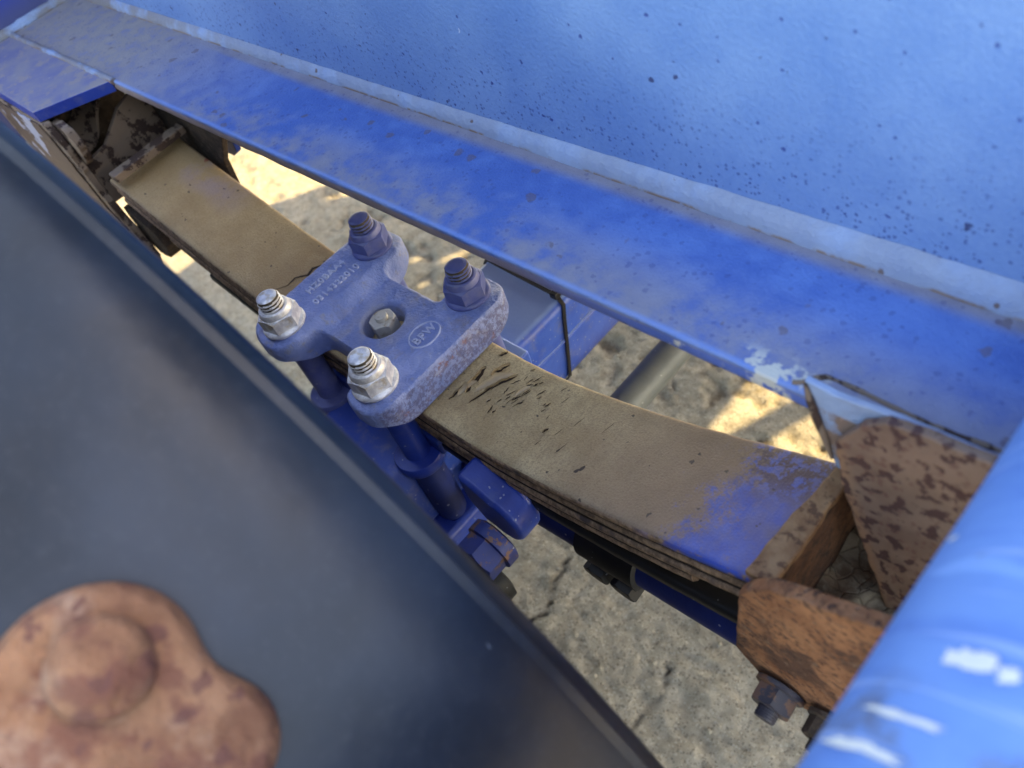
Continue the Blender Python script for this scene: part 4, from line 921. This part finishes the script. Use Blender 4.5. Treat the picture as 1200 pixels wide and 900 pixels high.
# ------------------------------------------------------------ blue tube in the right foreground
tb = thing('cross_tube', 'bright blue chipped tube crossing the lower right foreground', 'tube', (0.64, 0, 0.2))
V = []; F = []; n = 72; ys = np.linspace(-0.62, 0.132, 60)
for y in ys:
    for k in range(n):
        t = 2*math.pi*k/n; r = 0.070+0.0004*mnoise.noise(Vector((math.cos(t)*3, y*20, math.sin(t)*3))); V.append((0.640+r*math.cos(t), y, 0.2232+r*math.sin(t)))
for i in range(len(ys)-1):
    for k in range(n): F.append((i*n+k, i*n+(k+1) % n, (i+1)*n+(k+1) % n, (i+1)*n+k))
obj('tube', V, F+[tuple(range(n)), tuple(range((len(ys)-1)*n, len(ys)*n))], 'tube', tb, ang=60)
def chip(y0, a0, ly, la, seed):
    """primer patch on the tube; angles in degrees around the axis"""
    pts = []
    for k in range(40):
        t = 2*math.pi*k/40; q = 1+0.55*mnoise.fractal(Vector((math.cos(t)*1.9+seed*3, math.sin(t)*1.9, seed)), 1, 2, 3); pts.append((y0+ly*q*math.cos(t), R(a0+la*q*math.sin(t))))
    V = [(0.640+0.0709*math.cos(a), y, 0.2232+0.0709*math.sin(a)) for y, a in pts]
    V.append((0.640+0.0713*math.cos(R(a0)), y0, 0.2232+0.0713*math.sin(R(a0)))); m = len(pts)
    b = MB(); b.add(V, [(i, (i+1) % m, m) for i in range(m)]); o = b.build('bare_patch', 'primer', tb, ang=60); return o
CHIPS = [(-0.1235, 125, 0.0034, 6, 1), (-0.1240, 116, 0.0028, 2.4, 2), (-0.1472, 134, 0.0013, 12, 3), (-0.1602, 142, 0.0018, 14, 4), (-0.0735, 157, 0.0010, 2.6, 5)]
for c in CHIPS: chip(*c)

# ------------------------------------------------------------ unseen blocker added overhead for shade, holes shaped to the sun patches
DZ = 0.735; tt = (DZ-GZ)/sun_dir.z; SX, SY = sun_dir.x*tt, sun_dir.y*tt
LIT = [[(-2.3, 0.28), (-1.325, 0.375), (-1.195, 0.535), (-1.12, 0.75), (-2.3, 0.9)],
       [(-1.17, 0.485), (-1.155, 0.480), (-1.10, 0.560), (-1.12, 0.565)],
       [(-0.700, 0.470), (-0.690, 0.465), (-0.640, 0.555), (-0.655, 0.560)],
       [(-0.770, 0.430), (-0.760, 0.426), (-0.735, 0.470), (-0.75, 0.475)],
       [(-0.690, 0.385), (-0.680, 0.380), (-0.662, 0.420), (-0.672, 0.425)],
       [(0.066, 0.36), (0.108, 0.43), (0.165, 0.56), (0.070, 0.56)],
       [(0.150, 0.40), (0.32, 0.40), (0.32, 0.60), (0.205, 0.55)],
       [(-2.3, 0.02), (-1.325, 0.03), (-1.315, 0.20), (-1.50, 0.235), (-2.3, 0.235)],
       [(-0.09, 0.085), (-0.02, 0.095), (-0.02, 0.13), (-0.09, 0.13)]]
outer = [(-4.5, -0.0), (3.5, -0.0), (3.5, 3.4), (-4.5, 3.4)]
vs = [Vector(p) for p in outer]; es = [(0, 1), (1, 2), (2, 3), (3, 0)]
for pl in LIT:
    k = len(vs); vs += [Vector((x+SX, y+SY)) for x, y in pl]; es += [(k+i, k+(i+1) % len(pl)) for i in range(len(pl))]
dv, de, df, *_ = delaunay_2d_cdt(vs, es, [], 1, 1e-6)
def inside(c, pl):
    ins = False; n = len(pl)
    for i in range(n):
        x0, y0 = pl[i]; x1, y1 = pl[(i+1) % n]
        if (y0 > c[1]) != (y1 > c[1]) and c[0] < (x1-x0)*(c[1]-y0)/(y1-y0)+x0: ins = not ins
    return ins
keep = []
for f in df:
    c = (sum(dv[i].x for i in f)/len(f)-SX, sum(dv[i].y for i in f)/len(f)-SY)
    if not any(inside(c, pl) for pl in LIT): keep.append(tuple(f))
nv = len(dv); V = [(p.x, p.y, DZ) for p in dv]+[(p.x, p.y, DZ+0.02) for p in dv]
ec = {}
for f in keep:
    for i in range(len(f)): ec[(f[i], f[(i+1) % len(f)])] = 1
F = keep+[tuple(i+nv for i in f[::-1]) for f in keep]+[(b_, a_, a_+nv, b_+nv) for (a_, b_) in ec if (b_, a_) not in ec]
blocker = obj('light_blocker', V, F, 'blocker', None, smooth=False)
tag(blocker, 'unseen brown light blocker added above the blue chassis beam', 'trailer deck', kind='structure')
